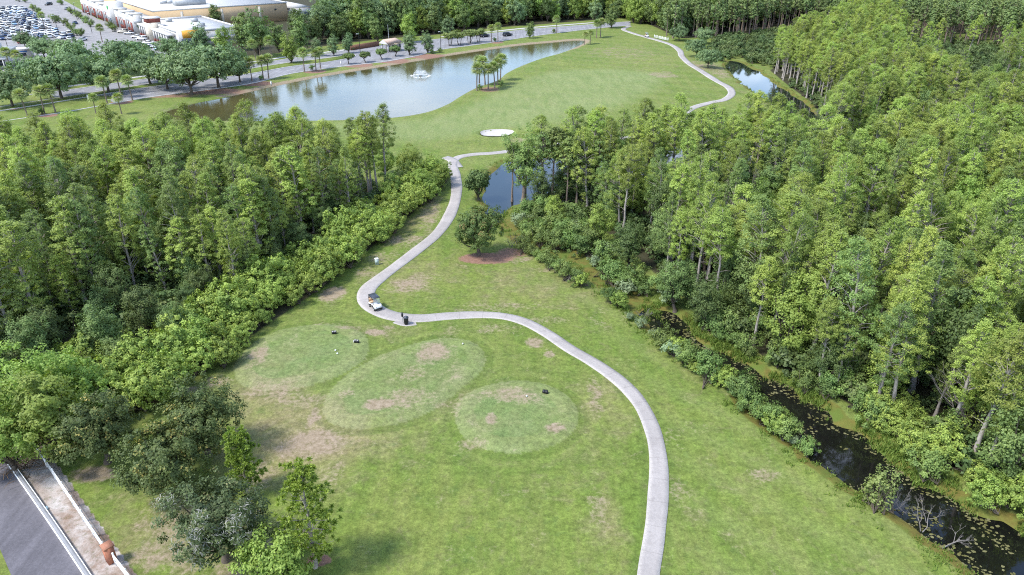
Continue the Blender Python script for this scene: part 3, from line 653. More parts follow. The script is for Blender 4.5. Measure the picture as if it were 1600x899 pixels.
# ================================================================== vegetation builders
def leaf_geo(Pn, Nn, L, W, rng):
    """rhombic leaves: centres, normals, half length, half width"""
    n = len(Pn); r = rng.normal(size=(n, 3)); U = np.cross(Nn, r); U /= np.maximum(np.linalg.norm(U, axis=1), 1e-6)[:, None]; Vv = np.cross(Nn, U)
    L = np.asarray(L).reshape(-1, 1); W = np.asarray(W).reshape(-1, 1)
    V = np.stack([Pn + U * L, Pn + Vv * W, Pn - U * L, Pn - Vv * W], 1).reshape(-1, 3)
    return V, np.arange(4 * n).reshape(-1, 4)
def unit(a): return a / np.maximum(np.linalg.norm(a, axis=-1, keepdims=True), 1e-9)
def clumps_to_mesh(name, cen, rad, cnt, size, mat, rng, flat=1.0, up=0.35, out=0.7, aspect=0.55, face=0.75, lump=0.45):
    """leaf clumps: each clump is a shell of leaves round its centre; flat squashes it"""
    cen = np.asarray(cen, float); k = len(cen); rad = np.broadcast_to(np.asarray(rad, float), (k,)); cnt = np.broadcast_to(np.asarray(cnt), (k,)).astype(int)
    idx = np.repeat(np.arange(k), cnt); n = len(idx)
    d = unit(rng.normal(size=(n, 3))); rr = rng.random(n) ** 0.45
    off = d * rr[:, None] * rad[idx][:, None]; off[:, 2] *= flat
    P = cen[idx] + off
    # leaves face outwards from the whole crown as well as from their own clump
    zc_ = cen[:, 2].min() + 0.30 * (cen[:, 2].max() - cen[:, 2].min())
    co_ = unit((P - np.array((cen[:, 0].mean(), cen[:, 1].mean(), zc_))) * (1, 1, 0.55))
    N = unit(d * out * 0.55 + co_ * face + np.array((0, 0, up)) + rng.normal(size=(n, 3)) * 0.42)
    s = size * rng.uniform(0.6, 1.25, n)
    V, F = leaf_geo(P, N, s, s * aspect, rng)
    cl = rng.random(k)
    lv = np.clip(lump * cl[idx] + (1 - lump) * rng.random(n), 0, 1)
    return make_mesh(name, V, F, mat, False, {'lv': ('FACE', 'FLOAT', lv)})
class Proto:
    def __init__(s, **parts): s.parts = parts      # part name -> mesh
PLANTS = {}
def plant(name, proto, loc, rz, sc, label, cat, group=None):
    e = empty(name, loc, rz, sc); tag(e, label, cat, group)
    for pn, me in proto.parts.items(): link(pn, me, e)
    return e

def p_cypress(seed, h=14.0, rad=2.6, cb=0.42, nb=34, per=24, size=0.26, leaf='cypress', bark='bark_grey', lean=0.5, flat=0.42):
    rng = np.random.default_rng(seed); tb = MB()
    hs = np.linspace(0, 1, 9); lx, ly = rng.normal(0, lean, 2)
    ax = np.stack([lx * hs ** 1.6 + rng.normal(0, 0.05, 9), ly * hs ** 1.6 + rng.normal(0, 0.05, 9), hs * h - 0.25], 1)
    r0 = 0.017 * h * rng.uniform(0.85, 1.15); rd = r0 * (1 - 0.86 * hs) ; rd[0] *= 1.75; rd[1] *= 1.1
    tb.tube(ax, rd, 6)
    cen, rads, cnts = [], [], []
    tier_k = rng.uniform(0.0, 0.10); pw = rng.uniform(1.6, 3.0); wide = rng.uniform(0.18, 0.42)
    ph = rng.uniform(0, 6.28, 6); tiers = np.sort(rng.uniform(0.05, 0.95, 5))
    def env(u, a):
        """crown outline: rounded top, widest below the middle, drawn in between the branch tiers, lopsided"""
        base = (max(0.0, 1 - max(0.0, (u - wide) / (1.03 - wide)) ** pw)) ** 0.75 * (0.5 + 0.5 * min(1.0, u / 0.2))
        tier = 1 - tier_k * sum(math.exp(-((u - t_) / 0.035) ** 2) for t_ in tiers)
        side = 1 + 0.24 * math.sin(a + ph[0] + 3 * u) + 0.18 * math.sin(2 * a + ph[1] + 7 * u) + 0.16 * math.sin(3 * a + ph[2] - 11 * u)
        return rad * base * tier * side
    def axis(t): return np.array([np.interp(t, hs, ax[:, 0]), np.interp(t, hs, ax[:, 1]), t * h - 0.25])
    ncl = nb * 4
    for i in range(ncl):
        u = rng.beta(1.25, 1.1); a = rng.random() * 6.283; t = cb + (1 - cb) * u
        q = env(u, a) * (rng.uniform(0.55, 1.0) ** 0.6 if rng.random() < 0.85 else rng.uniform(0.1, 1.18))
        c = axis(t) + (math.cos(a) * q, math.sin(a) * q, rng.normal(0, 0.12)); cen.append(c)
        rads.append(rng.uniform(0.34, 0.62) * (rad / 2.6) ** 0.5); cnts.append(per * rng.uniform(0.65, 1.3))
        if i % 4 == 0:
            p0 = axis(max(cb * 0.85, t - 0.06 - 0.05 * (1 - u))); mid = (p0 + c) / 2 + (0, 0, 0.08 * q)
            tb.tube([p0, mid, c], [0.06 * (1 - 0.6 * u) + 0.014, 0.036, 0.012], 3, False)
    for i in range(rng.integers(3, 9)):                                # dead snag limbs and stray sprays under the crown
        t = cb * rng.uniform(0.55, 0.98); a = rng.random() * 6.283; q = rad * rng.uniform(0.25, 0.75); p0 = axis(t); c = p0 + (math.cos(a) * q, math.sin(a) * q, rng.uniform(-0.1, 0.5))
        tb.tube([p0, (p0 + c) / 2 + (0, 0, 0.1), c], [0.04, 0.026, 0.012], 3, False)
        if rng.random() < 0.6: cen.append(c); rads.append(0.5); cnts.append(per * 0.9)
    crown = clumps_to_mesh('crown', cen, rads, cnts, size, M[leaf], rng, flat, 0.4, 0.6, 0.5, face=0.8, lump=0.4)
    return Proto(trunk=tb.mesh('trunk', M[bark]), crown=crown)

def p_broad(seed, h=9.0, rad=4.0, base=0.3, ncl=120, per=34, size=0.2, leaf='oak', bark='bark_dark', cl_r=0.85, shape=1.0, moss=0, lobes=5, stems=1, flat=0.85, spread=1.0):
    """rounded crown of lobes; every lobe is covered in leaf clumps with gaps between"""
    rng = np.random.default_rng(seed); tb = MB(); ch = h * (1 - base); cz = h * base + ch * 0.48
    lob = []
    for i in range(lobes):
        a = 6.283 * i / lobes + rng.uniform(-0.4, 0.4); q = rad * rng.uniform(0.32, 0.55) * spread
        lob.append((math.cos(a) * q, math.sin(a) * q, cz + ch * rng.uniform(-0.14, 0.16), rad * rng.uniform(0.5, 0.66)))
    lob.append((rng.normal(0, 0.3), rng.normal(0, 0.3), cz + ch * 0.16, rad * 0.62))
    cen = []
    while len(cen) < ncl:
        l = lob[rng.integers(len(lob))]; d = unit(rng.normal(size=3)); d[2] = d[2] * shape if d[2] > 0 else d[2] * shape * 0.7
        f = rng.uniform(0.72, 1.02) if rng.random() < 0.82 else rng.uniform(0.2, 0.7)
        c = np.array(l[:3]) + d * l[3] * f * np.array((1, 1, ch / (2 * rad) * 1.35))
        if c[2] < h * base * 0.75 or c[2] > h: continue
        cen.append(c)
    cen = np.array(cen); rads = cl_r * rng.uniform(0.6, 1.15, ncl)
    crown = clumps_to_mesh('crown', cen, rads, per * rng.uniform(0.7, 1.3, ncl), size, M[leaf], rng, flat, 0.45, 0.75, 0.6, lump=0.62)
    r0 = 0.03 * h + 0.06
    for s in range(stems):
        o = np.array((rng.normal(0, 0.35), rng.normal(0, 0.35), 0)) * (stems > 1)
        fork = np.array((rng.normal(0, 0.2), rng.normal(0, 0.2), h * base * 1.05)) + o * 2
        tb.tube([o + (0, 0, -0.25), o + (0, 0, 0.3), (o + fork) / 2 + (0.05, 0.05, 0), fork], np.array([1.5, 1.05, 0.9, 0.75]) * r0 / stems ** 0.5, 7)
        for i in rng.permutation(ncl)[:max(6, 16 // stems)]:
            c = cen[i]; m = fork + (c - fork) * 0.5 + np.array((0, 0, -0.15 * rad * 0.3)) + rng.normal(0, 0.12, 3)
            tb.tube([fork, m, c], [r0 * 0.45 / stems ** 0.5, r0 * 0.26 / stems ** 0.5, 0.02], 4, False)
    parts = dict(trunk=tb.mesh('trunk', M[bark]), crown=crown)
    if moss:
        out = cen[np.argsort(-np.hypot(cen[:, 0], cen[:, 1]))][:max(moss * 3, 6)]; pick = out[rng.permutation(len(out))[:moss]]
        parts['lichen_twigs'] = clumps_to_mesh('lichen_twigs', pick + (0, 0, 0.25), 0.75, 42, 0.17, M['moss'], rng, 0.8, 0.4, 0.8, 0.14)
    return Proto(**parts)

def p_pine(seed, h=8.0, rad=2.2, nb=38, tufts=5, blades=20, L=0.24):
    rng = np.random.default_rng(seed); tb = MB()
    hs = np.linspace(0, 1, 8); ax = np.stack([rng.normal(0, 0.05, 8), rng.normal(0, 0.05, 8), hs * h - 0.2], 1)
    tb.tube(ax, 0.022 * h * (1 - 0.85 * hs), 7)
    cen, dirs = [], []
    for i in range(nb):
        u = (i + rng.random()) / nb; t = 0.16 + 0.84 * u
        prof = 0.55 + 0.45 * math.sin(math.pi * min(1, u * 1.05) ** 0.9); ln = rad * prof * rng.uniform(0.6, 1.1) * (1 - 0.35 * u); a = i * 2.4 + rng.uniform(-0.4, 0.4); el = R(10 + 38 * u)
        p0 = np.array([0, 0, t * h]); dv = np.array([math.cos(a) * math.cos(el), math.sin(a) * math.cos(el), math.sin(el)])
        tb.tube([p0, p0 + dv * ln * 0.6, p0 + dv * ln + (0, 0, 0.1)], [0.04, 0.025, 0.012], 3, False)
        for k in range(tufts):
            s = rng.uniform(0.4, 1.05); c = p0 + dv * ln * s + rng.normal(0, 0.22, 3) + (0, 0, 0.1 * s); cen.append(c); dirs.append(unit(dv + (0, 0, 0.7) + rng.normal(0, 0.35, 3)))
    cen = np.array(cen); dirs = np.array(dirs); k = len(cen); idx = np.repeat(np.arange(k), blades); n = len(idx)
    D = unit(dirs[idx] * 0.55 + unit(rng.normal(size=(n, 3)))); ln = L * rng.uniform(0.7, 1.2, n)
    sd_ = unit(np.cross(D, rng.normal(size=(n, 3)))) * 0.036
    P0 = cen[idx]; P1 = P0 + D * ln[:, None]
    V = np.stack([P0 - sd_ * 0.6, P0 + sd_ * 0.6, (P0 + P1) / 2 + sd_, P1 + sd_ * 0.5, P1 - sd_ * 0.5, (P0 + P1) / 2 - sd_], 1).reshape(-1, 3)
    b = np.arange(n)[:, None] * 6
    F = np.vstack([b + np.array((0, 1, 2, 5)), b + np.array((5, 2, 3, 4))])
    lv = 0.5 * rng.random(k)[idx] + 0.5 * rng.random(n)
    crown = make_mesh('crown', V, F, M['needle'], False, {'lv': ('FACE', 'FLOAT', np.concatenate([lv, lv]))})
    return Proto(trunk=tb.mesh('trunk', M['bark_grey']), crown=crown)

def p_palm(seed, h=7.0, rad=1.5, nf=30):
    rng = np.random.default_rng(seed); tb = MB(); hs = np.linspace(0, 1, 7); bx, by = rng.normal(0, 0.25, 2)
    ax = np.stack([bx * hs ** 2, by * hs ** 2, hs * (h - rad * 0.8) - 0.15], 1); tb.tube(ax, [0.24, 0.19, 0.17, 0.16, 0.16, 0.17, 0.21], 7)
    top = ax[-1]; V, F, lv = [], [], []; n = 0
    for i in range(nf):
        a = i * 2.399 + rng.uniform(-0.2, 0.2); u = (i + 0.5) / nf; el = R(78 - 118 * u)
        d = np.array([math.cos(a) * math.cos(el), math.sin(a) * math.cos(el), math.sin(el)]); side = np.array([-math.sin(a), math.cos(a), 0]); upv = np.cross(d, side) * -1
        pet = top + d * rad * 0.45; tb.tube([top, pet], [0.03, 0.018], 3, False)
        c = rng.random()
        for k in range(11):
            an = R(-78 + 156 * k / 10); dr = d * math.cos(an) + side * math.sin(an) + upv * rng.uniform(-0.05, 0.15); ln = rad * (0.75 - 0.18 * abs(k - 5) / 5) * rng.uniform(0.85, 1.1)
            m = pet + dr * ln * 0.6; e = pet + dr * ln + np.array((0, 0, -0.22 * ln)); wv = unit(np.cross(dr, upv)) * 0.085
            V += [pet - wv * 0.4, pet + wv * 0.4, m + wv, m - wv, e + wv * 0.25, e - wv * 0.25]; F += [(n, n + 1, n + 2, n + 3), (n + 3, n + 2, n + 4, n + 5)]; n += 6; v = 0.7 * c + 0.3 * rng.random(); lv += [v, v]
    return Proto(trunk=tb.mesh('trunk', M['bark_pine']), crown=make_mesh('crown', np.array(V), np.array(F), M['palm'], False, {'lv': ('FACE', 'FLOAT', lv)}))

def p_snag(seed, h=4.0, spread=0.5, n0=5, depth=3):
    rng = np.random.default_rng(seed); mb = MB()
    def br(p, d, ln, r, k):
        q = p + d * ln * 0.5 + rng.normal(0, 0.05 * ln, 3); e = p + d * ln + rng.normal(0, 0.08 * ln, 3)
        mb.tube([p, q, e], [r, r * 0.75, r * 0.5], 4, False)
        if k:
            for _ in range(rng.integers(2, 4)):
                br(p + (e - p) * rng.uniform(0.5, 1.0), unit(d + rng.normal(0, spread, 3) + (0, 0, 0.08)), ln * rng.uniform(0.5, 0.75), r * 0.55, k - 1)
    for i in range(n0):
        br(np.array((rng.normal(0, 0.15), rng.normal(0, 0.15), -0.2)), unit(np.array((rng.normal(0, spread), rng.normal(0, spread), 1.0))), h * rng.uniform(0.4, 0.6), 0.05 * h ** 0.5 * 0.7, depth)
    return mb

print('builders ready')

# ================================================================== vegetation: prototypes
CY_NEAR = [p_cypress(100 + i, 14.5, 1.85 + 0.26 * (i % 3), (0.38, 0.50, 0.30, 0.58)[i % 4], 52, 46, 0.098, leaf=('cypress', 'cypress', 'cypress_dark', 'cypress')[i % 4], lean=0.6, flat=0.62) for i in range(10)]
CY_MID = [p_cypress(200 + i, 14.0, 1.8 + 0.25 * (i % 3), (0.36, 0.46)[i % 2], 46, 32, 0.135, leaf=('cypress', 'cypress', 'cypress_dark', 'cypress', 'cypress')[i], lean=0.5, flat=0.62) for i in range(5)]
CY_FAR = [p_cypress(300 + i, 14.0, 1.95, 0.4, 34, 20, 0.22, leaf=('cypress', 'cypress', 'cypress_dark', 'cypress')[i], lean=0.4, flat=0.62) for i in range(4)]
CYL = [p_cypress(400 + i, 14.0, 1.9 + 0.26 * (i % 3), (0.30, 0.22, 0.4)[i % 3], 52, 42, 0.118, leaf=('cypress_dark', 'cypress')[i % 2], lean=0.6, flat=0.55) for i in range(6)]
PINE_FAR = [p_cypress(500 + i, 15.5, 2.0, 0.52, 26, 18, 0.28, leaf='pine_far', bark='bark_pine', lean=0.25, flat=0.7) for i in range(4)]
BR_NEAR = [p_broad(600 + i, 10, 3.0, 0.12, 150, 62, 0.135, leaf=('broad', 'broad', 'broad_light')[i % 3], cl_r=0.8, shape=1.2, lobes=5) for i in range(6)]
BR_FAR = [p_broad(700 + i, 13, 4.4, 0.03, 130, 38, 0.29, leaf=('broad', 'broad', 'broad_light', 'live_oak')[i % 4], cl_r=1.15, shape=1.15, lobes=6) for i in range(8)]
HEDGE = [p_broad(800 + i, 4.4 + 0.3 * (i % 3), 2.5, 0.02, 150, 38, 0.125, leaf='hedge', cl_r=0.46, shape=0.9 + 0.1 * (i % 2), lobes=6 + i % 3, stems=3) for i in range(7)]
SHRUB = [p_broad(850 + i, 3.2, 1.8, 0.03, 60, 46, 0.11, leaf='shrub', cl_r=0.55, lobes=4, stems=3) for i in range(6)]
SHRUB_G = [p_broad(870 + i, 2.6, 1.6, 0.04, 46, 42, 0.105, leaf='shrub_grey', cl_r=0.5, lobes=4, stems=3) for i in range(3)]
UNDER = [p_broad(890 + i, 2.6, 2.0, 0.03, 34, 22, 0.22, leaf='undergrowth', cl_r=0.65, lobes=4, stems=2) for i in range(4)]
LIVE_OAK = [p_broad(900 + i, 10.5, 7.0, 0.2, 210, 32, 0.33, leaf='live_oak', cl_r=1.15, lobes=7) for i in range(3)]
PALM = [p_palm(950 + i, 7.4, 1.9, 36) for i in range(4)]

def scatter(poly, spacing, seed, jit=0.42, keep=1.0):
    rng = np.random.default_rng(seed); lo = poly.min(0); hi = poly.max(0)
    xs = np.arange(lo[0], hi[0], spacing); ys = np.arange(lo[1], hi[1], spacing * 0.87)
    X, Y = np.meshgrid(xs, ys); X = X + (np.arange(len(ys)) % 2)[:, None] * spacing / 2
    P = np.stack([X.ravel(), Y.ravel()], 1) + rng.uniform(-jit, jit, (X.size, 2)) * spacing
    P = P[inside(P, poly) & (rng.random(len(P)) < keep)]
    return P, rng
WET = [pond_p, creek_p, swamp_p]
def dry_only(P, gap=0.6):
    for wp in WET: P = P[sdist(P, wp, 5) < -gap]
    return P[seg_dist(P, path_c, False) > 2.6]
def in_frame(P, top=13.0, mx=70, my=70):
    x0, y0 = to_px(P[:, 0], P[:, 1], 0.0); x1, y1 = to_px(P[:, 0], P[:, 1], top)
    return (np.maximum(x0, x1) > -mx) & (np.minimum(x0, x1) < 1600 + mx) & (y0 > -my) & (y1 < 899 + my) & (P[:, 1] > 5)

def gn_scatter(name, P, Z, idx, rot, scl, protos, label, cat):
    """what is past the count of single trees: one object of points that carries the same plants"""
    me = bpy.data.meshes.new(name); me.vertices.add(len(P)); me.vertices.foreach_set('co', np.c_[P, Z].astype(np.float32).ravel())
    for k, typ, val in (('pick', 'INT', idx), ('turn', 'FLOAT', rot), ('size', 'FLOAT', scl)):
        a = me.attributes.new(k, typ, 'POINT'); a.data.foreach_set('value', np.asarray(val))
    o = link(name, me); tag(o, label, cat, kind='stuff')
    ng = bpy.data.node_groups.new(name, 'GeometryNodeTree')
    ng.interface.new_socket('Geometry', in_out='INPUT', socket_type='NodeSocketGeometry'); ng.interface.new_socket('Geometry', in_out='OUTPUT', socket_type='NodeSocketGeometry')
    gi = ng.nodes.new('NodeGroupInput'); go = ng.nodes.new('NodeGroupOutput'); L = ng.links.new
    big = ng.nodes.new('GeometryNodeJoinGeometry')
    for objs in reversed(protos):
        j = ng.nodes.new('GeometryNodeJoinGeometry')
        for ob in objs:
            oi = ng.nodes.new('GeometryNodeObjectInfo'); oi.transform_space = 'ORIGINAL'; oi.inputs['Object'].default_value = ob; L(oi.outputs['Geometry'], j.inputs[0])
        g2 = ng.nodes.new('GeometryNodeGeometryToInstance'); L(j.outputs[0], g2.inputs[0]); L(g2.outputs[0], big.inputs[0])
    ip = ng.nodes.new('GeometryNodeInstanceOnPoints'); L(gi.outputs[0], ip.inputs['Points']); L(big.outputs[0], ip.inputs['Instance']); ip.inputs['Pick Instance'].default_value = True
    def attr(nm, typ):
        n = ng.nodes.new('GeometryNodeInputNamedAttribute'); n.data_type = typ; n.inputs['Name'].default_value = nm; return n.outputs['Attribute']
    L(attr('pick', 'INT'), ip.inputs['Instance Index'])
    cx = ng.nodes.new('ShaderNodeCombineXYZ'); L(attr('turn', 'FLOAT'), cx.inputs[2]); L(cx.outputs[0], ip.inputs['Rotation'])
    cs = ng.nodes.new('ShaderNodeCombineXYZ'); s_ = attr('size', 'FLOAT')
    for k in range(3): L(s_, cs.inputs[k])
    L(cs.outputs[0], ip.inputs['Scale']); L(ip.outputs[0], go.inputs[0])
    md = o.modifiers.new('plants', 'NODES'); md.node_group = ng
    return o

TREES = {}
def tree_parts(e): return [c for c in e.children]

# ---- the two cypress swamps -------------------------------------------------
def cypress_swamps():
    P, rng = scatter(right_wood, 3.7, 11)
    P = dry_only(P, 0.8)
    # thin towards the marsh clearing and the far shrub clearing
    P = P[(fbm(P[:, 0] / 9.0, P[:, 1] / 9.0, 55, 2) > 0.33) | (P[:, 1] > 190)]
    clear = GP([(1395, 60), (1400, 120), (1450, 170), (1500, 196), (1660, 206), (1660, 84), (1520, 70)])
    P = P[~inside(P, clear) | (rng.random(len(P)) < 0.05)]
    # the strip just in front of the swamp water is open enough to see the water through the trunks
    ws = sdist(P, swamp_p, 40); thin = (ws > -26) & (P[:, 0] < 95) & (P[:, 1] < np.interp(P[:, 0], [-10, 0, 30, 60, 100], [125, 140, 150, 150, 165]))
    P = P[~thin | (rng.random(len(P)) < np.where(P[:, 0] < 45, 0.85, 0.5))]
    Pl, rngl = scatter(left_wood, 3.7, 12)
    hd = seg_dist(Pl, hedge_l, False); Pl = Pl[(hd > 9.0) & (Pl[:, 1] > 70)]
    Pl = Pl[(Pl[:, 1] > 84) | (Pl[:, 0] < -52)]
    side = np.concatenate([np.zeros(len(P), int), np.ones(len(Pl), int)]); A = np.vstack([P, Pl])
    m = in_frame(A, 14); A = A[m]; side = side[m]
    d = np.hypot(A[:, 0], A[:, 1]); o = np.argsort(d); A = A[o]; side = side[o]; d = d[o]
    Z = ground_z(A); rest = []
    reps = {}
    n = 0
    re_ = GP(RIGHT_EDGE)
    for i, (x, y) in enumerate(A):
        r_ = np.random.default_rng(5000 + i)
        lst = CYL if side[i] else (CY_NEAR if d[i] < 125 else CY_MID if d[i] < 200 else CY_FAR)
        k = int(r_.integers(len(lst))); sc = r_.uniform(0.66, 1.18)
        if side[i]: sc *= 0.95 if y < 112 else 0.82
        else: sc *= 1.0 if x > 30 or y < 105 else 0.92
        if n < 300:
            edge = seg_dist(np.array([(x, y)]), re_, False)[0]
            if side[i]:
                zone = 'at the far tip of the left wood near the path junction' if x > -32 else 'along the back edge of the left wood facing the pond' if y > 117 else 'at the left border of the view in the left wood' if x < -62 else 'in the front of the left wood behind the hedge' if y < 97 else 'in the middle of the left wood'
                lab, grp = 'feathery green cypress ' + zone, 'cypresses ' + zone
            elif edge < 7 and y < 100: lab, grp = 'tall pale trunked cypress at the forest edge just behind the black creek', 'cypresses along the creek edge'
            elif x < 28: lab, grp = 'slender cypress in front of the blue swamp water right of the path', 'cypresses in front of the swamp water'
            else:
                zone = 'near the right border, in the second rows behind the creek' if x > 52 and y < 85 else 'at the right border in the middle of the right forest' if x > 70 else 'in the second rows behind the middle creek' if y < 100 else 'in front of the far gap of swamp water' if y > 128 and x < 75 else 'in the middle of the right forest'
                lab, grp = 'yellow green cypress ' + zone, 'cypresses ' + zone
            t = plant('cypress_tree', lst[k], (x, y, Z[i]), r_.uniform(0, 6.28), (sc * (wv_ := r_.uniform(0.74, 1.12)), sc * wv_ * r_.uniform(0.9, 1.1), sc), lab, 'tree', grp)
            reps.setdefault((id(lst), k), t); n += 1
        else: rest.append(i)
    if rest:
        reps_far = []
        for k, p in enumerate([p_ for p_ in CY_NEAR + CY_MID + CY_FAR if p_.parts['crown'].materials[0] == M['cypress']]):
            reps_far.append([o for e in bpy.data.objects if e.name.startswith('cypress_tree') for o in e.children if o.data in p.parts.values()][:2])
        keep = [k for k, v in enumerate(reps_far) if len(v) == 2]
        lists = [reps_far[k] for k in keep]
        if not lists: lists = [[o for o in t.children] for t in list(reps.values())[:4]]
        nf = len(lists); rg = np.random.default_rng(77)
        gn_scatter('cypress_forest', A[rest], Z[rest], rg.integers(0, nf, len(rest)), rg.uniform(0, 6.28, len(rest)), rg.uniform(0.78, 1.14, len(rest)), lists, 'far mass of yellow green cypress filling the right side of the forest', 'forest')
    print('cypress', len(A), 'single', n)
cypress_swamps()

# ---- far pine stand, top right ----------------------------------------------
def far_pines():
    front = GP([(1040, 60), (1110, 62), (1180, 56), (1240, 44), (1330, 50), (1430, 70), (1520, 76), (1640, 90)])
    poly = np.vstack([front, [(430, 330), (480, 600), (120, 600)]])
    P, rng = scatter(poly, 5.2, 21)
    fd = seg_dist(P, front, False); P = P[(fd < 95)]
    P = P[in_frame(P, 15, 50, 140)]
    d = seg_dist(P, front, False); o = np.argsort(d); P = P[o]; d = d[o]; Z = ground_z(P); rest = []; reps = {}
    for i, (x, y) in enumerate(P):
        r_ = np.random.default_rng(9000 + i); k = int(r_.integers(4)); sc = r_.uniform(0.85, 1.12)
        if i < 290:
            t = plant('pine_tree', PINE_FAR[k], (x, y, Z[i]), r_.uniform(0, 6.28), sc, ('front row' if d[i] < 9 else 'inner') + (' bare trunked pine of the far stand beyond the shrub clearing at right' if x > 150 else ' bare trunked pine of the far stand behind the far creek bend' if x > 85 else ' bare trunked pine of the far stand behind the upper oaks'), 'tree', ('front ' if d[i] < 9 else 'inner ') + ('pines right' if x > 150 else 'pines middle' if x > 85 else 'pines left')); reps.setdefault(k, t)
        else: rest.append(i)
    if rest:
        rg = np.random.default_rng(3); L = [list(reps[k].children) for k in sorted(reps)]
        gn_scatter('pine_forest', P[rest], Z[rest], rg.integers(0, len(L), len(rest)), rg.uniform(0, 6.28, len(rest)), rg.uniform(.85, 1.12, len(rest)), L, 'hazy far pine forest along the top edge at the right', 'forest')
    print('pines', len(P))
far_pines()

# ---- broadleaf woods behind the boulevard -------------------------------------
def north_woods():
    front = GP([(462, 78), (520, 70), (600, 60), (640, 57), (700, 53), (780, 43), (860, 36), (960, 30), (1010, 46), (1050, 60)])
    poly = np.vstack([front, [(180, 420), (180, 640), (-125, 640), (-84, 380)]])
    P, rng = scatter(poly, 6.4, 31)
    fd = seg_dist(P, front, False); P = P[(fd < 130) & (fd > 2.5)]
    P = P[in_frame(P, 13, 40, 150)]
    P = P[seg_dist(P, path_c, False) > 6]
    d = seg_dist(P, front, False); o = np.argsort(d); P = P[o]; d = d[o]; Z = ground_z(P); rest = []; reps = {}
    for i, (x, y) in enumerate(P):
        r_ = np.random.default_rng(12000 + i)
        light = 0.55 if 10 < x < 60 and d[i] < 22 else 0.12
        k = int(r_.choice([2, 6])) if r_.random() < light else int(r_.choice([0, 1, 3, 4, 5, 7]))
        sc = r_.uniform(0.8, 1.2) * (0.85 if d[i] < 10 else 1.05)
        if i < 260:
            lab = 'leafy tree in the front row of the wood behind the boulevard' if d[i] < 12 else 'dark leafy tree deep in the wood behind the boulevard'
            t = plant('woodland_tree', BR_FAR[k], (x, y, Z[i]), r_.uniform(0, 6.28), sc, lab, 'tree', 'front row of the wood behind the boulevard' if d[i] < 12 else 'trees deep in the wood behind the boulevard'); reps.setdefault(k, t)
        else: rest.append(i)
    if rest:
        rg = np.random.default_rng(4); L = [list(reps[k].children) for k in sorted(reps)]
        gn_scatter('distant_woods', P[rest], Z[rest], rg.integers(0, len(L), len(rest)), rg.uniform(0, 6.28, len(rest)), rg.uniform(.9, 1.25, len(rest)), L, 'dark distant woods along the top edge of the view', 'forest')
    print('woods', len(P))
north_woods()

# ---- undergrowth in the swamps --------------------------------------------------
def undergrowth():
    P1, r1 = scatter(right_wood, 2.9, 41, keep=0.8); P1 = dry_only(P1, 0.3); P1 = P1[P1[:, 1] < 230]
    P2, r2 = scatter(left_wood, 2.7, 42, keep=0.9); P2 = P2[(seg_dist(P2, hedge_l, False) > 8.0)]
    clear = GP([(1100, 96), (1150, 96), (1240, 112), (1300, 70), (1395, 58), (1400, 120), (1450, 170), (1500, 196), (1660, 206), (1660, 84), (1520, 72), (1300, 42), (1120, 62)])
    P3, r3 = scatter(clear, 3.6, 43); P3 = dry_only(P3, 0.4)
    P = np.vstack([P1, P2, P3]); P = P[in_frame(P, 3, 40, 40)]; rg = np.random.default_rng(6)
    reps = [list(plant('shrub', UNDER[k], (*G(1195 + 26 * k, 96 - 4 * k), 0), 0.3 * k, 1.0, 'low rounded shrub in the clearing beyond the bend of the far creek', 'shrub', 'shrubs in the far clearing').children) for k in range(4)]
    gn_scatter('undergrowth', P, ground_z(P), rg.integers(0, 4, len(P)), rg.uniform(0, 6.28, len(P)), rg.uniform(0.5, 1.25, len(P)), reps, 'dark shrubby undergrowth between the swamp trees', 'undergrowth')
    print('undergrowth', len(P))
undergrowth()

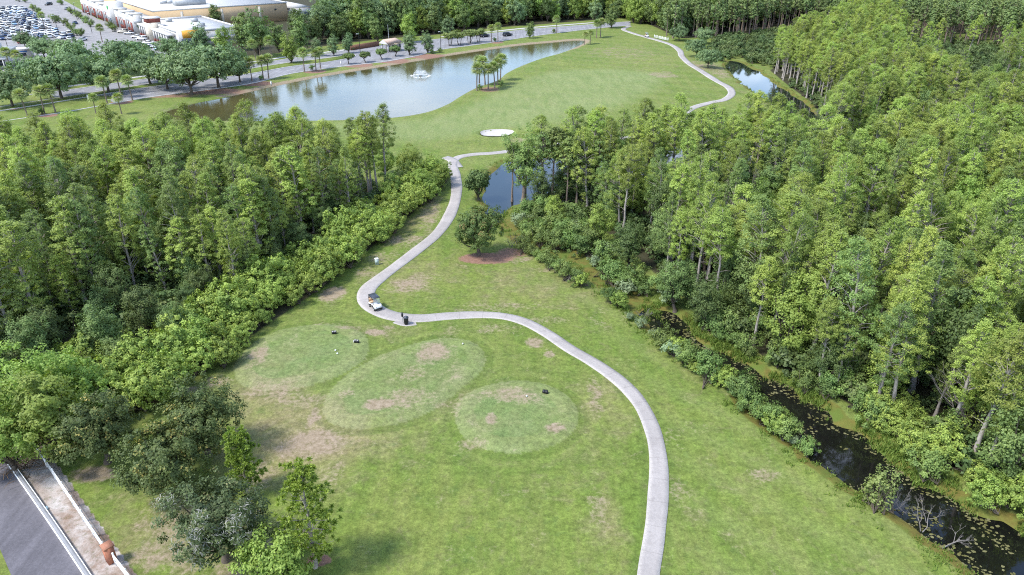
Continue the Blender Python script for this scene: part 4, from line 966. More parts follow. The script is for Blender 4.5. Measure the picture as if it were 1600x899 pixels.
# ---- broadleaf trees mixed into the swamp edges -----------------------------------
SWAMP_PINE = [p_cypress(560 + i, 14.0, 2.0, (0.58, 0.5, 0.64)[i], 34, 22, 0.19, leaf=('cypress_dark', 'cypress', 'cypress_dark')[i], bark=('bark_pine', 'bark_grey', 'bark_pine')[i], lean=0.3, flat=0.6) for i in range(3)]
def mixed_edge():
    for i, (px, py, sc, lab) in enumerate([(818, 318, 1.0, 'leftmost tall tree at the water, shading the end of the sand bunker'), (846, 326, .95, 'slim dark pine second from the left at the swamp water'), (862, 322, 1.0, 'slim dark pine in the middle of the group at the swamp water'), (878, 318, .98, 'tall pine with bare lower trunk behind the swamp group'),
        (885, 328, .92, 'pine with pale bare trunk in front of the blue water'), (901, 328, .9, 'straight pale trunk third from the right at the water'), (910, 322, .95, 'straight pine second from the right at the water'), (932, 330, .9, 'rightmost slim pine of the group at the water'), (800, 312, .8, 'short leaning pine at the left end of the swamp water'), (955, 322, .95, 'feathery pine beside the right end of the blue water'), (1075, 300, .8, 'feathery pine in front of the far blue water'), (1180, 290, .8, 'slim pine before the right gap of blue water')]):
        x, y = G(px, py)
        if i == 0: plant('swamp_tree', p_broad(565, 13.5, 3.5, 0.22, 190, 52, 0.15, leaf='cypress_dark', bark='bark_pine', cl_r=0.75, shape=1.3, lobes=6), (x, y, gz(x, y)), 0.4, 1.0, 'tall broad leafy tree at the left end of the swamp water', 'tree'); continue
        plant('pine_tree', SWAMP_PINE[(1, 0, 2)[i % 3]], (x, y, gz(x, y)), i * 1.1, sc, lab, 'tree')
    i = 0
    for px, py, z, sc, lab in [
        (1242, 500, 5, 1.05, 'light green broad tree leaning over the middle of the black creek'),
        (1180, 455, 5, 0.9, 'dark leafy tree behind the tall creek shrubs'), (1105, 470, 4, 0.75, 'grey green leafy tree beside the head of the black creek'),
        (1060, 440, 4, 0.72, 'dark bushy tree at the head of the black creek'), (985, 380, 4, 0.7, 'dark bushy tree between the marsh strip and the cypress'),
        (940, 345, 4, 0.66, 'dark leafy tree at the left end of the swamp edge'), (865, 330, 3, 0.55, 'small dark tree under the pines by the swamp water'),
        (960, 300, 6, 0.8, 'vine covered leafy tree right of the pale pine trunks'), (1300, 555, 4, 0.7, 'bushy tree over the right bank of the creek'),
        (1040, 350, 6, 0.85, 'leafy tree with bare forked limbs in the swamp'), (1145, 410, 6, 0.85, 'dense green tree in the middle of the swamp edge'),
        (1395, 560, 5, 0.8, 'leafy tree in front of the leaning cypress trunks'), (1545, 620, 4, 0.8, 'leafy tree at the right edge beside pale leaning trunks'),
        (1590, 700, 4, 0.9, 'bright leafy tree cut by the right edge of the view'),
        (880, 275, 5, 0.75, 'leafy tree among the pale trunks before the blue water'), (925, 285, 5, 0.8, 'leafy tree closing the right end of the blue water'), (845, 295, 4, 0.7, 'dark leafy tree at the near shore of the blue water'), (1000, 290, 6, 0.85, 'leafy tree in the middle of the swamp shore')]:
        x, y = G(px, py, z); k = (2, 0, 3, 1, 4, 5)[i % 6]
        plant('broadleaf_tree', BR_NEAR[k], (x, y, gz(x, y)), 1.3 * i, sc, lab, 'tree'); i += 1
    # left wood: dark broadleaf between the cypresses and behind the hedge
    P, rng = scatter(left_wood, 6.0, 51); hd = seg_dist(P, hedge_l, False)
    P = P[(hd > 7.5) & (hd < 60) & (P[:, 1] > 62)]; P = P[in_frame(P, 8, 30, 30)]
    for x, y in P[:70]:
        r_ = np.random.default_rng(int(abs(x * 91 + y * 37))); sc = r_.uniform(0.5, 0.8)
        lab = 'low dark leafy tree in the shaded strip behind the bright hedge' if seg_dist(np.array([(x, y)]), hedge_l, False)[0] < 16 else 'leafy tree among the cypresses of the left wood'
        plant('broadleaf_tree', BR_NEAR[int(r_.choice([0, 1, 3, 4, 5, 2], p=[.2, .2, .2, .2, .1, .1]))], (x, y, gz(x, y)), r_.uniform(0, 6.28), sc, lab, 'tree', 'trees behind the hedge' if 'shaded' in lab else 'leafy trees of the left wood')
mixed_edge()
def inner_broadleaf():
    rg = np.random.default_rng(222); P, _ = scatter(right_wood, 10.5, 223); P = dry_only(P, 1.5); P = P[in_frame(P, 10, 0, 0) & (P[:, 1] < 210) & (P[:, 1] > 60)]
    for x, y in P[rg.random(len(P)) < 0.62][:70]:
        plant('broadleaf_tree', BR_NEAR[int(rg.integers(6))], (x, y, gz(x, y)), rg.uniform(0, 6.28), (rg.uniform(.75, 1.0),) * 2 + (rg.uniform(0.95, 1.3),), 'darker leafy tree between the cypresses of the right forest', 'tree', 'leafy trees inside the right forest')
inner_broadleaf()
def swamp_snags():
    rg = np.random.default_rng(123); k = 0
    P, _ = scatter(right_wood, 9.5, 124); P = dry_only(P, 1.0); P = P[in_frame(P, 10, 0, 0) & (P[:, 1] < 230)]
    meshes = [p_snag(1300 + i, 9.5, 0.22, 1, 4).mesh('dead_tree', M['dead']) for i in range(5)]
    for x, y in P[rg.random(len(P)) < 0.5][:60]:
        o = link('dead_tree', meshes[k % 5], None, (x, y, gz(x, y)), rg.uniform(0, 6.28)); o.scale = (1, 1, rg.uniform(1.0, 1.35)); tag(o, 'bare grey dead tree standing among the cypresses right of the creek', 'dead tree', 'dead trees in the right forest'); k += 1
swamp_snags()

# ---- the hedge of big bushes along the left wood -----------------------------------
def hedge_bushes():
    cl = smooth_line(hedge_l, 2.9); T = np.gradient(cl, axis=0); T /= np.linalg.norm(T, axis=1)[:, None]; N = np.stack([-T[:, 1], T[:, 0]], 1)
    if N[:, 0].mean() > 0: N = -N
    rg = np.random.default_rng(61)
    for row, off in enumerate((2.1, 4.7, 7.3)):
        for i in range(len(cl)):
            if row == 2 and cl[i][1] > 112: continue
            p = cl[i] + N[i] * off + rg.normal(0, 0.6, 2)
            lab = ('glossy bright green bush in the front row of the hedge beside the lawn', 'glossy bright green bush in the middle row of the hedge', 'glossy bright green bush in the back row of the hedge')[row]
            plant('hedge_bush', HEDGE[int(rg.integers(7))], (*p, gz(*p)), rg.uniform(0, 6.28), rg.uniform(0.68, 1.22) * (0.9, 1.0, 1.02)[row], lab, 'bush', ('front row of the hedge', 'middle row of the hedge', 'back row of the hedge')[row])
    # the hedge runs on to the lower left behind the oaks
    for px, py in [(250, 590), (205, 560), (160, 590), (215, 610), (120, 560), (260, 545), (70, 575), (150, 545)]:
        x, y = G(px, py, 2.5); plant('hedge_bush', HEDGE[int(rg.integers(5))], (x, y, gz(x, y)), rg.uniform(0, 6.28), rg.uniform(0.95, 1.2), 'bright green bush where the hedge meets the oaks at the lower left', 'bush', 'hedge bushes behind the oaks')
hedge_bushes()

# ---- single trees in the foreground and on the lawns -------------------------------
def single_trees():
    def put(name, proto, px, py, z, lab, cat='tree', sc=1.0, rz=0.0, grp=None):
        x, y = G(px, py, z); return plant(name, proto, (x, y, gz(x, y)), rz, sc, lab, cat, grp)
    oaks = [p_broad(1001, 7.4, 4.1, 0.12, 270, 74, 0.115, leaf='oak_yellow', cl_r=0.6, lobes=7, shape=1.0, spread=0.8),
            p_broad(1002, 7.8, 4.5, 0.12, 280, 74, 0.115, leaf='oak_yellow', cl_r=0.62, lobes=7, shape=1.0, spread=0.8),
            p_broad(1003, 7.2, 4.3, 0.12, 260, 74, 0.115, leaf='oak_yellow', cl_r=0.6, lobes=7, shape=1.0, spread=0.8),
            p_broad(1004, 7.8, 4.8, 0.12, 290, 78, 0.11, leaf='oak', cl_r=0.6, lobes=8, shape=1.0, spread=0.8, moss=26)]
    put('oak_tree', oaks[0], 150, 664, 4.3, 'dark oak with yellow tips behind the rail fence, nearest the service road', rz=0.4)
    put('oak_tree', oaks[1], 312, 650, 4.5, 'rightmost yellow tipped oak beside the left tee box')
    put('oak_tree', oaks[2], 250, 716, 4.0, 'middle yellow tipped oak between the two other oaks', rz=2.0)
    put('oak_tree', oaks[3], 338, 812, 4.2, 'large dark oak with grey lichen twigs beside the lone pine', rz=1.0)
    pine = p_pine(1010, 9.2, 2.9, 58, 7, 28, 0.26); pine2 = p_pine(1011, 6.0, 2.1, 50, 7, 28, 0.25)
    x, y = G(494, 886); plant('pine_tree', pine, (x, y, gz(x, y)), 0.5, 1.0, 'young bright green pine standing alone in a mulch ring on the lawn', 'tree')
    put('pine_tree', pine2, 378, 722, 3.4, 'small bright pine squeezed between the dark oak and the lawn', rz=1.0)
    yt = p_broad(1020, 5.6, 2.7, 0.1, 150, 44, 0.13, leaf='broad_light', cl_r=0.55, lobes=5)
    put('young_tree', yt, 432, 884, 3.0, 'bright green young tree at the bottom edge beside the pine')
    lt = [p_broad(1030 + i, 9.0, 4.3, 0.1, 210, 50, 0.15, leaf='broad_light', cl_r=0.72, lobes=6) for i in range(2)]
    put('maple_tree', lt[0], 62, 650, 4.5, 'bright green maple at the left edge above the end of the rail fence')
    put('maple_tree', lt[1], 30, 598, 5.0, 'bright green maple behind the first at the left edge', sc=1.0)
    put('maple_tree', lt[0], 5, 690, 3.5, 'bright green maple cut by the left edge over the service road', sc=0.8, rz=2)
    put('maple_tree', lt[1], 110, 598, 4.0, 'pale green maple between the hedge and the yellow tipped oak', sc=0.85, rz=3)
    lone = p_broad(1040, 7.9, 4.1, 0.12, 250, 74, 0.12, leaf='rust_tree', cl_r=0.62, lobes=7, spread=0.8)
    x, y = G(748, 398); plant('lawn_tree', lone, (x, y, gz(x, y)), 0, 1.0, 'round lone tree with rusty patches in a mulch bed beside the cart path', 'tree')
    dk = p_broad(1041, 5.6, 2.3, 0.12, 110, 44, 0.17, leaf='broad', cl_r=0.6, lobes=5)
    x, y = G(748, 312); plant('lawn_tree', dk, (x, y, gz(x, y)), 0, 1.0, 'small dark tree between the cart path and the blue swamp water', 'tree')
    for px, py, sc in [(640, 250, .85), (672, 262, .8), (655, 285, .75), (612, 292, .8), (690, 268, .62), (600, 250, .8)]:
        put('bushy_tree', lt[0 if px % 4 else 1], px, py, 3.0, {640: 'bright bushy tree at the far tip of the left wood', 672: 'bright bushy tree next to the path junction', 655: 'bright bushy tree above the far end of the hedge',
            612: 'bushy tree behind the far end of the hedge', 690: 'rightmost small bushy tree overhanging the path junction', 600: 'bushy tree set back at the tip of the left wood'}[px], sc=sc * 0.8, rz=px)
    # oak cluster by the upper cart path
    for px, py, sc, lab in [(1090, 72, .62, 'olive oak beside the upper bend of the cart path'), (1108, 88, .6, 'lower olive oak at the water end of the upper cart path'), (1062, 48, .6, 'dark oak behind the far golf cart'), (1100, 52, .62, 'dark oak at the back of the upper oak group')]:
        put('oak_tree', LIVE_OAK[px % 3], px, py, 4.0, lab, sc=sc, rz=px)
    # live oaks along the boulevard: trunk foot, size
    k = 0
    for px, py, sc, lab in [(20, 167, .95, 'live oak on the median at the far left edge'), (97, 155, 1.15, 'large live oak on the median left of the palm trio'), (170, 145, 1.0, 'live oak on the median behind the palm trio'),
                            (300, 148, 1.1, 'broad live oak at the left end of the pond'), (342, 137, 1.2, 'broad live oak right of its twin at the end of the pond'), (235, 132, 1.0, 'live oak behind the median near the pond end'),
                            (125, 128, 1.1, 'live oak in the row behind the far carriageway'), (190, 116, 1.0, 'right oak in the row behind the far carriageway'), (60, 140, .9, 'left oak in the row behind the far carriageway'),
                            (300, 112, .9, 'live oak screening the shops above the pond'), (215, 104, .8, 'oak at the edge of the parking lot'), (70, 92, .75, 'oak beside the tall white poles'), (40, 74, .55, 'small oak inside the parking lot'),
                            (110, 100, .8, 'oak between the white poles and the shops'), (268, 92, .7, 'oak in front of the parked row by the shops'), (262, 140, .9, 'live oak filling the gap left of the pond end pair'), (375, 128, .75, 'small oak at the right of the pond end pair')]:
        x, y = G(px, py); plant('live_oak', LIVE_OAK[k % 3], (x, y, 0), px, sc * 1.02, lab, 'tree'); k += 1
    # trees round the shops and the gate
    BRL = {'d': 0, 'l': 2, 'g': 3}
    for px, py, sc, c_, lab in [(405, 88, 1.25, 'd', 'tall dark tree below the tan store wall'), (436, 82, .8, 'd', 'dark tree right of the tan store wall'), (318, 86, .85, 'g', 'grey green tree beside the orange sign'), (352, 90, .8, 'l', 'yellow green tree between two dark trees by the shops'),
                                (340, 42, .75, 'd', 'round dark tree against the tan store wall'), (455, 99, .75, 'l', 'round light green tree on the boulevard median'), (380, 78, 1.0, 'd', 'dark tree behind the broad oak of the pond end'), (222, 52, .42, 'd', 'small dark tree in front of the brick arcade'),
                                (275, 70, .4, 'd', 'small dark tree left of the orange sign'), (640, 86, .62, 'g', 'left olive tree right of the gatehouse'), (668, 83, .6, 'g', 'right olive tree right of the gatehouse'), (640, 66, .85, 'l', 'pale tree behind the gatehouse'), (700, 60, .7, 'g', 'wide olive tree left of the crepe myrtles'),
                                (497, 88, .5, 'g', 'left magnolia on the boulevard median'), (522, 87, .55, 'g', 'middle magnolia on the boulevard median'), (545, 83, .55, 'g', 'right magnolia on the boulevard median'), (590, 66, .75, 'd', 'dark tree left of the gatehouse roof'), (828, 60, .5, 'd', 'slim tree on the verge beyond the black cars'),
                                (470, 80, .9, 'd', 'dark tree behind the round median tree'), (955, 44, .8, 'd', 'dark tree at the far end of the boulevard'), (930, 36, .8, 'g', 'olive tree behind the palm clump at the far end'), (466, 60, .9, 'd', 'dark tree by the white annex')]:
        x, y = G(px, py); plant('street_tree', BR_FAR[BRL[c_] + (4 if px % 2 and c_ != 'l' else 0)], (x, y, 0), px * 0.7, sc, lab, 'tree')
    cm = p_broad(1050, 5.2, 2.9, 0.42, 60, 26, 0.3, leaf='willow', cl_r=0.8, lobes=5, stems=4, shape=0.8)
    for px, py, lab in [(703, 72, 'leftmost crepe myrtle in the row by the road'), (718, 70, 'second crepe myrtle from the left by the road'), (733, 68, 'third crepe myrtle from the left by the road'), (747, 66.5, 'rightmost crepe myrtle next to the verge palms')]:
        x, y = G(px, py); plant('crepe_myrtle', cm, (x, y, 0), px, 1.05, lab, 'tree')
    topi = p_broad(1060, 3.9, 2.1, 0.30, 120, 34, 0.17, leaf='broad', cl_r=0.45, lobes=7, shape=0.75)
    for px, py, lab in [(545, 100.5, 'leftmost clipped round tree on the verge'), (571, 98, 'second clipped round tree from the left on the verge'), (597, 93, 'third clipped round tree from the left on the verge'), (618, 88, 'clipped round tree in front of the gatehouse')]:
        x, y = G(px, py); plant('clipped_tree', topi, (x, y, 0), px, 1.0, lab, 'tree')
    # palms
    pal = [(43, 182, 'leftmost palm on the near verge of the boulevard'), (70, 178, 'middle palm of the left trio on the near verge'), (87, 176, 'right palm of the left trio on the near verge'), (168, 163, 'left palm of the second trio on the near verge'), (190, 153, 'middle palm of the second trio on the near verge'), (207, 157, 'right palm of the second trio on the near verge'),
           (394, 127, 'palm tucked against the broad oak above the pond'), (412, 125, 'left palm of the pair above the pond'), (420, 123, 'right palm of the pair above the pond'), (476, 113, 'single palm left of the low round shrub'), (494, 110.5, 'left palm of the pair beside the first clipped tree'), (501, 108, 'right palm of the pair beside the first clipped tree'),
           (400, 95, 'left palm behind the far carriageway'), (407, 90, 'middle palm behind the far carriageway'), (425, 91, 'right palm behind the far carriageway'), (768, 66, 'left palm on the verge by the black cars'), (778, 64, 'right palm on the verge by the black cars'), (870, 51.5, 'palm on the verge at the far boulevard end'),
           (932, 60, 'left palm of the clump at the tip of the pond'), (938, 58.5, 'right palm of the clump at the tip of the pond'), (913, 70, 'left short palm at the tip of the pond'), (922, 69, 'right short palm at the tip of the pond'),
           (745, 142, 'leftmost palm of the island clump on the pond point'), (749, 129, 'back left palm of the pond point clump'), (758, 133, 'third palm from the left on the pond point'), (763, 141, 'front middle palm of the pond point clump'), (773, 138, 'front right palm of the pond point clump'), (778, 133, 'second palm from the right on the pond point'), (782, 127, 'rightmost palm of the pond point clump'),
           (18, 112, 'left palm by the white corner building'), (30, 112, 'right palm by the white corner building'), (160, 66, 'single palm on the parking lot island'), (70, 44, 'palm cluster on the far parking island'), (150, 178, 'stubby palm by the verge in front of the left wood'), (190, 178, 'pale palm by the verge in front of the left wood')]
    for i, (px, py, lab) in enumerate(pal):
        x, y = G(px, py); sc = 1.0
        if px in (913, 922): sc = 0.75
        if px in (150, 190) and py == 178: sc = 0.7
        if 740 < px < 790 and py > 120: sc = 1.08
        plant('palm_tree', PALM[i % 4], (x, y, max(gz(x, y), -0.1)), i, sc * (0.93 + 0.03 * (i % 5)), lab, 'palm')
single_trees()

# ---- shrubs: creek banks, marsh edge, verges ----------------------------------------
def shrubs():
    i = 0
    def put(px, py, protos, sc, lab, name='shrub', grp=None):
        nonlocal i
        x, y = G(px, py); plant(name, protos[i % len(protos)], (x, y, gz(x, y)), i * 1.7, sc, lab, 'shrub', grp); i += 1
    BRT = [HEDGE[0], HEDGE[3]]
    put(908, 447, BRT, .48, 'bright green shrub on the left bank of the marsh strip'); put(968, 480, BRT, .55, 'bright green shrub at the head of the black creek'); put(955, 470, SHRUB, .7, 'dull green shrub beside the bright one at the creek head')
    put(1087, 582, BRT, .44, 'left of two round bright shrubs on the creek bank'); put(1122, 600, BRT, .5, 'right of two round bright shrubs on the creek bank')
    put(1050, 556, SHRUB_G, .85, 'grey green shrub on the left creek bank'); put(1068, 566, SHRUB_G, .7, 'second grey green shrub on the left creek bank'); put(1000, 512, SHRUB_G, .5, 'small grey green shrub by the creek head'); put(985, 500, SHRUB_G, .45, 'small pale shrub at the lawn edge by the creek head')
    put(1142, 612, SHRUB, .62, 'dull shrub between the round bright shrub and the dead twigs'); put(1200, 665, SHRUB, .85, 'large olive shrub on the left bank at mid creek'); put(1185, 648, SHRUB, .6, 'small olive shrub behind the large bank shrub'); put(1240, 690, SHRUB_G, .4, 'tiny pale shrub at the lawn edge downstream')
    for k_, (px_, py_, sc_) in enumerate([(1034, 541, .8), (1060, 556, .9), (1076, 572, .8), (1104, 590, .95), (1134, 604, .9), (1158, 622, .85), (1176, 640, .8), (1212, 672, .95), (1228, 684, .7), (1262, 706, .5)]):
        put(px_, py_, (SHRUB, BRT, SHRUB)[k_ % 3], sc_ * (1.15 if k_ % 3 != 1 else 0.62), 'shrub in the row along the lawn side of the creek', grp='shrubs along the lawn side of the creek')
    put(1025, 530, SHRUB_G, .55, 'low grey green shrub on the lawn edge near the creek head')
    # the dark thicket left of the swamp
    P, rg = scatter(shrub_zone, 2.9, 71)
    for x, y in P:
        plant('shrub', (SHRUB + SHRUB_G[:1])[int(rg.integers(7))], (x, y, gz(x, y)), rg.uniform(0, 6.28), rg.uniform(0.7, 1.25), 'dark shrub in the thicket between the marsh strip and the swamp', 'shrub', 'thicket beside the marsh strip')
    # lawn edge of the marsh
    e = smooth_line(GP([(818, 392), (840, 405), (870, 425), (900, 445)]), 2.2)
    for x, y in e: plant('shrub', SHRUB[int(rg.integers(6))], (x, y, gz(x, y)), rg.uniform(0, 6.28), rg.uniform(0.6, 0.95), 'shrub on the lawn edge right of the lone round tree', 'shrub', 'shrubs right of the lone tree')
    # right creek bank
    e = smooth_line(GP([(1075, 500), (1120, 535), (1180, 564), (1240, 600), (1300, 645), (1360, 678), (1410, 722), (1470, 755), (1530, 788), (1620, 824)]), 1.9); T = np.gradient(e, axis=0); T /= np.linalg.norm(T, axis=1)[:, None]; N = np.stack([-T[:, 1], T[:, 0]], 1)
    if N[:, 0].mean() < 0: N = -N
    for r, off in enumerate((-0.9, 0.9, 3.0, 5.2)):
        for k in range(len(e)):
            p = e[k] + N[k] * off + rg.normal(0, 0.5, 2)
            if sdist(np.array([p]), creek_p, 5)[0] > -0.45 or rg.random() < 0.12: continue
            big = p[0] > 36 and rg.random() < 0.7
            pr = HEDGE[int(rg.integers(5))] if big else SHRUB[int(rg.integers(6))]
            plant('shrub', pr, (*p, gz(*p)), rg.uniform(0, 6.28), rg.uniform(0.55, 0.85) if big else rg.uniform(0.6, 1.15) * (0.7, 0.9, 1.05, 1.2)[r],
                  'bright leafy shrub on the right creek bank below the leaning trunks' if big else 'dull green shrub on the right bank of the black creek', 'shrub', 'bright shrubs of the right bank' if big else 'dull shrubs of the right bank')
    # verge shrubs by the road and pond
    for px, py, sc, lab in [(66, 179, .5, 'low shrub between the palms of the left trio'), (408, 125, .55, 'low shrub between the paired palms above the pond'), (487, 110, .6, 'round shrub left of the paired palms by the clipped trees'), (773, 65.5, .55, 'dark round shrub between the verge palms'), (865, 52, .6, 'dark shrub by the far verge palm'),
                            (750, 140, .5, 'dark shrub at the foot of the pond point palms'), (783, 134, .5, 'dark shrub right of the pond point palms'), (688, 82, .6, 'dark shrub on the verge below the olive trees'), (675, 84, .6, 'dark shrub at the foot of the right olive tree'), (190, 152, .5, 'dark cycad like shrub at the foot of the second palm trio')]:
        put(px, py, SHRUB, sc, lab)
    for px, py in [(92, 36), (103, 40), (112, 48), (120, 56), (60, 22), (52, 17), (125, 30), (135, 36), (142, 42), (172, 44), (178, 50), (112, 22), (120, 26), (95, 8), (40, 4), (30, 3), (85, 33), (128, 58)]:
        put(px, py, SHRUB, 1.1, 'trimmed green shrub on a parking lot island by the shops', grp='parking island shrubs')
    # bare shrubs and dead wood
    dead = [(800, 384, 1010, 2.6, 4, 'bare grey shrub right of the lone round tree'), (1010, 492, 1011, 2.4, 5, 'bare grey shrub leaning over the creek head'), (1163, 622, 1012, 2.4, 6, 'silvery dead twigs on the left creek bank'), (1105, 590, 1015, 2.0, 4, 'dead stems between the two round bright shrubs'), (885, 440, 1016, 2.0, 4, 'bare stems at the lawn edge of the marsh')]
    for px, py, sd_, h, n0, lab in dead:
        x, y = G(px, py); o = p_snag(sd_, h, 0.5, n0, 3).build('dead_shrub', M['dead']); o.location = (x, y, gz(x, y)); tag(o, lab, 'dead shrub')
    for px, py, sd_, h, tilt, lab in [(1442, 826, 1021, 3.2, (0.5, 0.35), 'bare fallen branch with fine twigs lying in the lower creek'), (1472, 850, 1022, 3.6, (0.75, 0.5), 'forked silver branch reaching across the lower creek'), (1395, 790, 1023, 2.6, (0.6, 0.8), 'thin dead branch beside the willow in the creek')]:
        x, y = G(px, py); o = p_snag(sd_, h, 0.42, 2, 4).build('fallen_branch', M['dead']); o.location = (x, y, max(gz(x, y), WATER_Z) + 0.1); o.rotation_euler = (tilt[1] - 1.1, tilt[0] + 0.2, 0); o.scale = (0.8,) * 3; tag(o, lab, 'branch')
    mb = MB(); a = np.array((*G(1452, 726), 0.25)); b = np.array((*G(1492, 700), 0.9)); mb.tube([a, (a + b) / 2 + (0, 0, .1), b], [0.2, 0.24, 0.28], 8); tag(mb.build('fallen_log', M['dead']), 'pale fallen log among the shrubs of the right bank', 'log')
    for px, py, sd_, h, lab in [(1012, 352, 1031, 9.0, 'forked dead tree with bare white limbs in the swamp'), (1515, 668, 1032, 9, 'leaning dead tree with bare branches behind the right bank'), (640, 300, 1033, 6, 'bare grey tree between the bushy trees and the hedge')]:
        x, y = G(px, py); o = p_snag(sd_, h, 0.33, 2, 3).build('dead_tree', M['dead']); o.location = (x, y, gz(x, y)); tag(o, lab, 'dead tree')
    wl = p_broad(1070, 4.2, 1.3, 0.02, 48, 26, 0.13, leaf='willow', cl_r=0.42, lobes=5, stems=5, shape=1.9, flat=1.3)
    x, y = G(1365, 792); plant('willow', wl, (x, y, gz(x, y)), 0, 1.0, 'wispy pale willow on the left bank of the lower creek', 'tree')
    # brush heap at the end of the bare strip
    x, y = G(36, 722); rgx = np.random.default_rng(8); mb = MB()
    for k in range(150):
        c = np.array((rgx.normal(0, 1.0), rgx.normal(0, 1.3), abs(rgx.normal(0.35, 0.35)))); d = unit(rgx.normal(size=3) * (1, 1, .35)) * rgx.uniform(.4, 1.0)
        mb.tube([c - d, c + rgx.normal(0, .08, 3), c + d], [0.025, 0.03, 0.015], 3, False)
    o = mb.build('brush_heap', plain('dry_brush', (0.24, 0.16, 0.10), 0.9, 0.1, 0.3, 3)); o.location = (x, y, 0.05); tag(o, 'brown heap of cut brush between the kerb wall and the rail fence', 'brush heap', kind='stuff')
shrubs()

# ---- grass blades on the banks, duckweed on the creek --------------------------------
def bank_grass():
    rg = np.random.default_rng(81); pts = []
    for poly, n, lo, hi in ((creek_p, 5200, 0.1, 2.4), (marsh_p, 900, -2.0, 1.2), (swamp_p, 500, 0.1, 1.5)):
        k = rg.integers(0, len(poly), n); nrm = np.roll(poly, -1, 0) - np.roll(poly, 1, 0); nrm = unit(np.stack([nrm[:, 1], -nrm[:, 0]], 1))
        area = 0.5 * np.sum(poly[:, 0] * np.roll(poly[:, 1], -1) - np.roll(poly[:, 0], -1) * poly[:, 1]); nrm = nrm if area > 0 else -nrm
        p = poly[k] + nrm[k] * rg.uniform(lo, hi, n)[:, None] + rg.normal(0, 0.3, (n, 2)); pts.append(p[fbm(p[:, 0] / 2.2, p[:, 1] / 2.2, 5, 2) > 0.44])
    P = np.vstack(pts); P = P[in_frame(P, 1, 30, 30)]
    lawn_side = np.maximum(sdist(P + (2.2, 1.2), creek_p, 5), sdist(P + (3.4, 2.0), creek_p, 5)) > 0
    keepg = ~lawn_side | (rg.random(len(P)) < 0.3); P = P[keepg]; lawn_side = lawn_side[keepg]
    Z = ground_z(P); P = np.c_[P, np.maximum(Z, WATER_Z - 0.1)]
    reps = 7; B = np.repeat(P, reps, 0); n = len(B); B[:, :2] += rg.normal(0, 0.16, (n, 2))
    h = rg.uniform(0.2, 0.62, n) * np.where(np.repeat(lawn_side, reps), 0.5, 1.0); lean = rg.normal(0, 0.35, (n, 2)) * h[:, None]; a = rg.uniform(0, 6.28, n); wv = np.c_[np.cos(a), np.sin(a), np.zeros(n)] * 0.035
    T = B + np.c_[lean, h]; Mid = B + np.c_[lean * 0.3, h * 0.6]
    V = np.stack([B - wv, B + wv, Mid + wv, T, Mid - wv], 1).reshape(-1, 3); b = np.arange(n)[:, None] * 5
    me = make_mesh('bank_grass', V, [b + np.array((0, 1, 2, 4)), b + np.array((4, 2, 3))], M['blade'], False, {'lv': ('FACE', 'FLOAT', np.tile(rg.random(n), 2))})
    tag(link('bank_grass', me), 'tall green grass along the creek and marsh banks', 'grass', kind='stuff')
    # duckweed
    lo, hi = creek_p.min(0), creek_p.max(0); Q = rg.uniform(lo, hi, (30000, 2)); d = sdist(Q, creek_p, 3); f = fbm(Q[:, 0] / 2.6, Q[:, 1] / 2.6, 9, 3)
    Q = Q[(d > -0.3) & ((f > 0.60) | ((d < 0.9) & (f > 0.40) & (rg.random(len(Q)) < 0.8)))][:1700]; mb = MB()
    for q in Q:
        r_ = rg.uniform(0.04, 0.15) ; an = np.linspace(0, 6.283, 8, endpoint=False) + rg.random(); rr = r_ * rg.uniform(0.55, 1.25, 8); st = rg.uniform(0.6, 1.6)
        ring = np.c_[q[0] + rr * np.cos(an) * st, q[1] + rr * np.sin(an), np.full(8, WATER_Z + 0.03 + rg.uniform(0, 0.012))]
        mb.add(np.vstack([ring, ring.mean(0)]), None, [(k, (k + 1) % 8, 8) for k in range(8)])
    dw = NT('duckweed'); co = dw.n('ShaderNodeTexCoord').outputs['Object']; nz = dw.noise(co, 0.7, 4, 0.6)
    dwm = dw.done(dw.bsdf(dw.mix(dw.ramp(nz, [(0.35, 0), (0.65, 1)]), (0.085, 0.08, 0.022), (0.165, 0.155, 0.075)), 0.9, 0.1))
    tag(mb.build('duckweed', dwm), 'olive patches of duckweed floating on the black creek', 'duckweed', kind='stuff')
bank_grass()
print('vegetation done', len(bpy.data.objects))

# ================================================================== buildings
def arr_mesh_box(name, mat, parent, *boxes):
    mb = MB()
    for b in boxes: mb.box(*b)
    return mb.build(name, mat, parent)
B = {}
B['stucco_tan'] = plain('tan_stucco', (0.52, 0.38, 0.23), 0.9, 0.1, 0.08, 0.6)
B['stucco_cream'] = plain('cream_stucco', (0.66, 0.58, 0.47), 0.9, 0.1, 0.08, 0.6)
B['white_wall'] = plain('white_stucco', (0.60, 0.58, 0.555), 0.85, 0.1, 0.08, 0.6)
B['roof_white'] = plain('white_roof_membrane', (0.56, 0.545, 0.52), 0.8, 0.2, 0.12, 0.25)
B['brick_red'] = plain('dark_red_brick', (0.23, 0.075, 0.06), 0.9, 0.1, 0.2, 1.2)
B['orange'] = plain('orange_sign', (0.75, 0.36, 0.05), 0.5, 0.3, 0.05, 1)
B['awning'] = plain('dark_awning', (0.03, 0.05, 0.07), 0.7, 0.2, 0.1, 1)
B['green_sign'] = plain('green_sign', (0.04, 0.34, 0.10), 0.5, 0.3, 0.03, 1)
B['unit'] = plain('rooftop_unit_metal', (0.42, 0.43, 0.43), 0.5, 0.4, 0.15, 1, 0.3)
B['tile'] = plain('clay_tile', (0.52, 0.38, 0.30), 0.85, 0.15, 0.2, 1.5)
B['blue'] = plain('blue_band', (0.06, 0.17, 0.42), 0.5, 0.3, 0.05, 1)
B['brown'] = plain('brown_wall', (0.22, 0.12, 0.08), 0.9, 0.1, 0.2, 1)
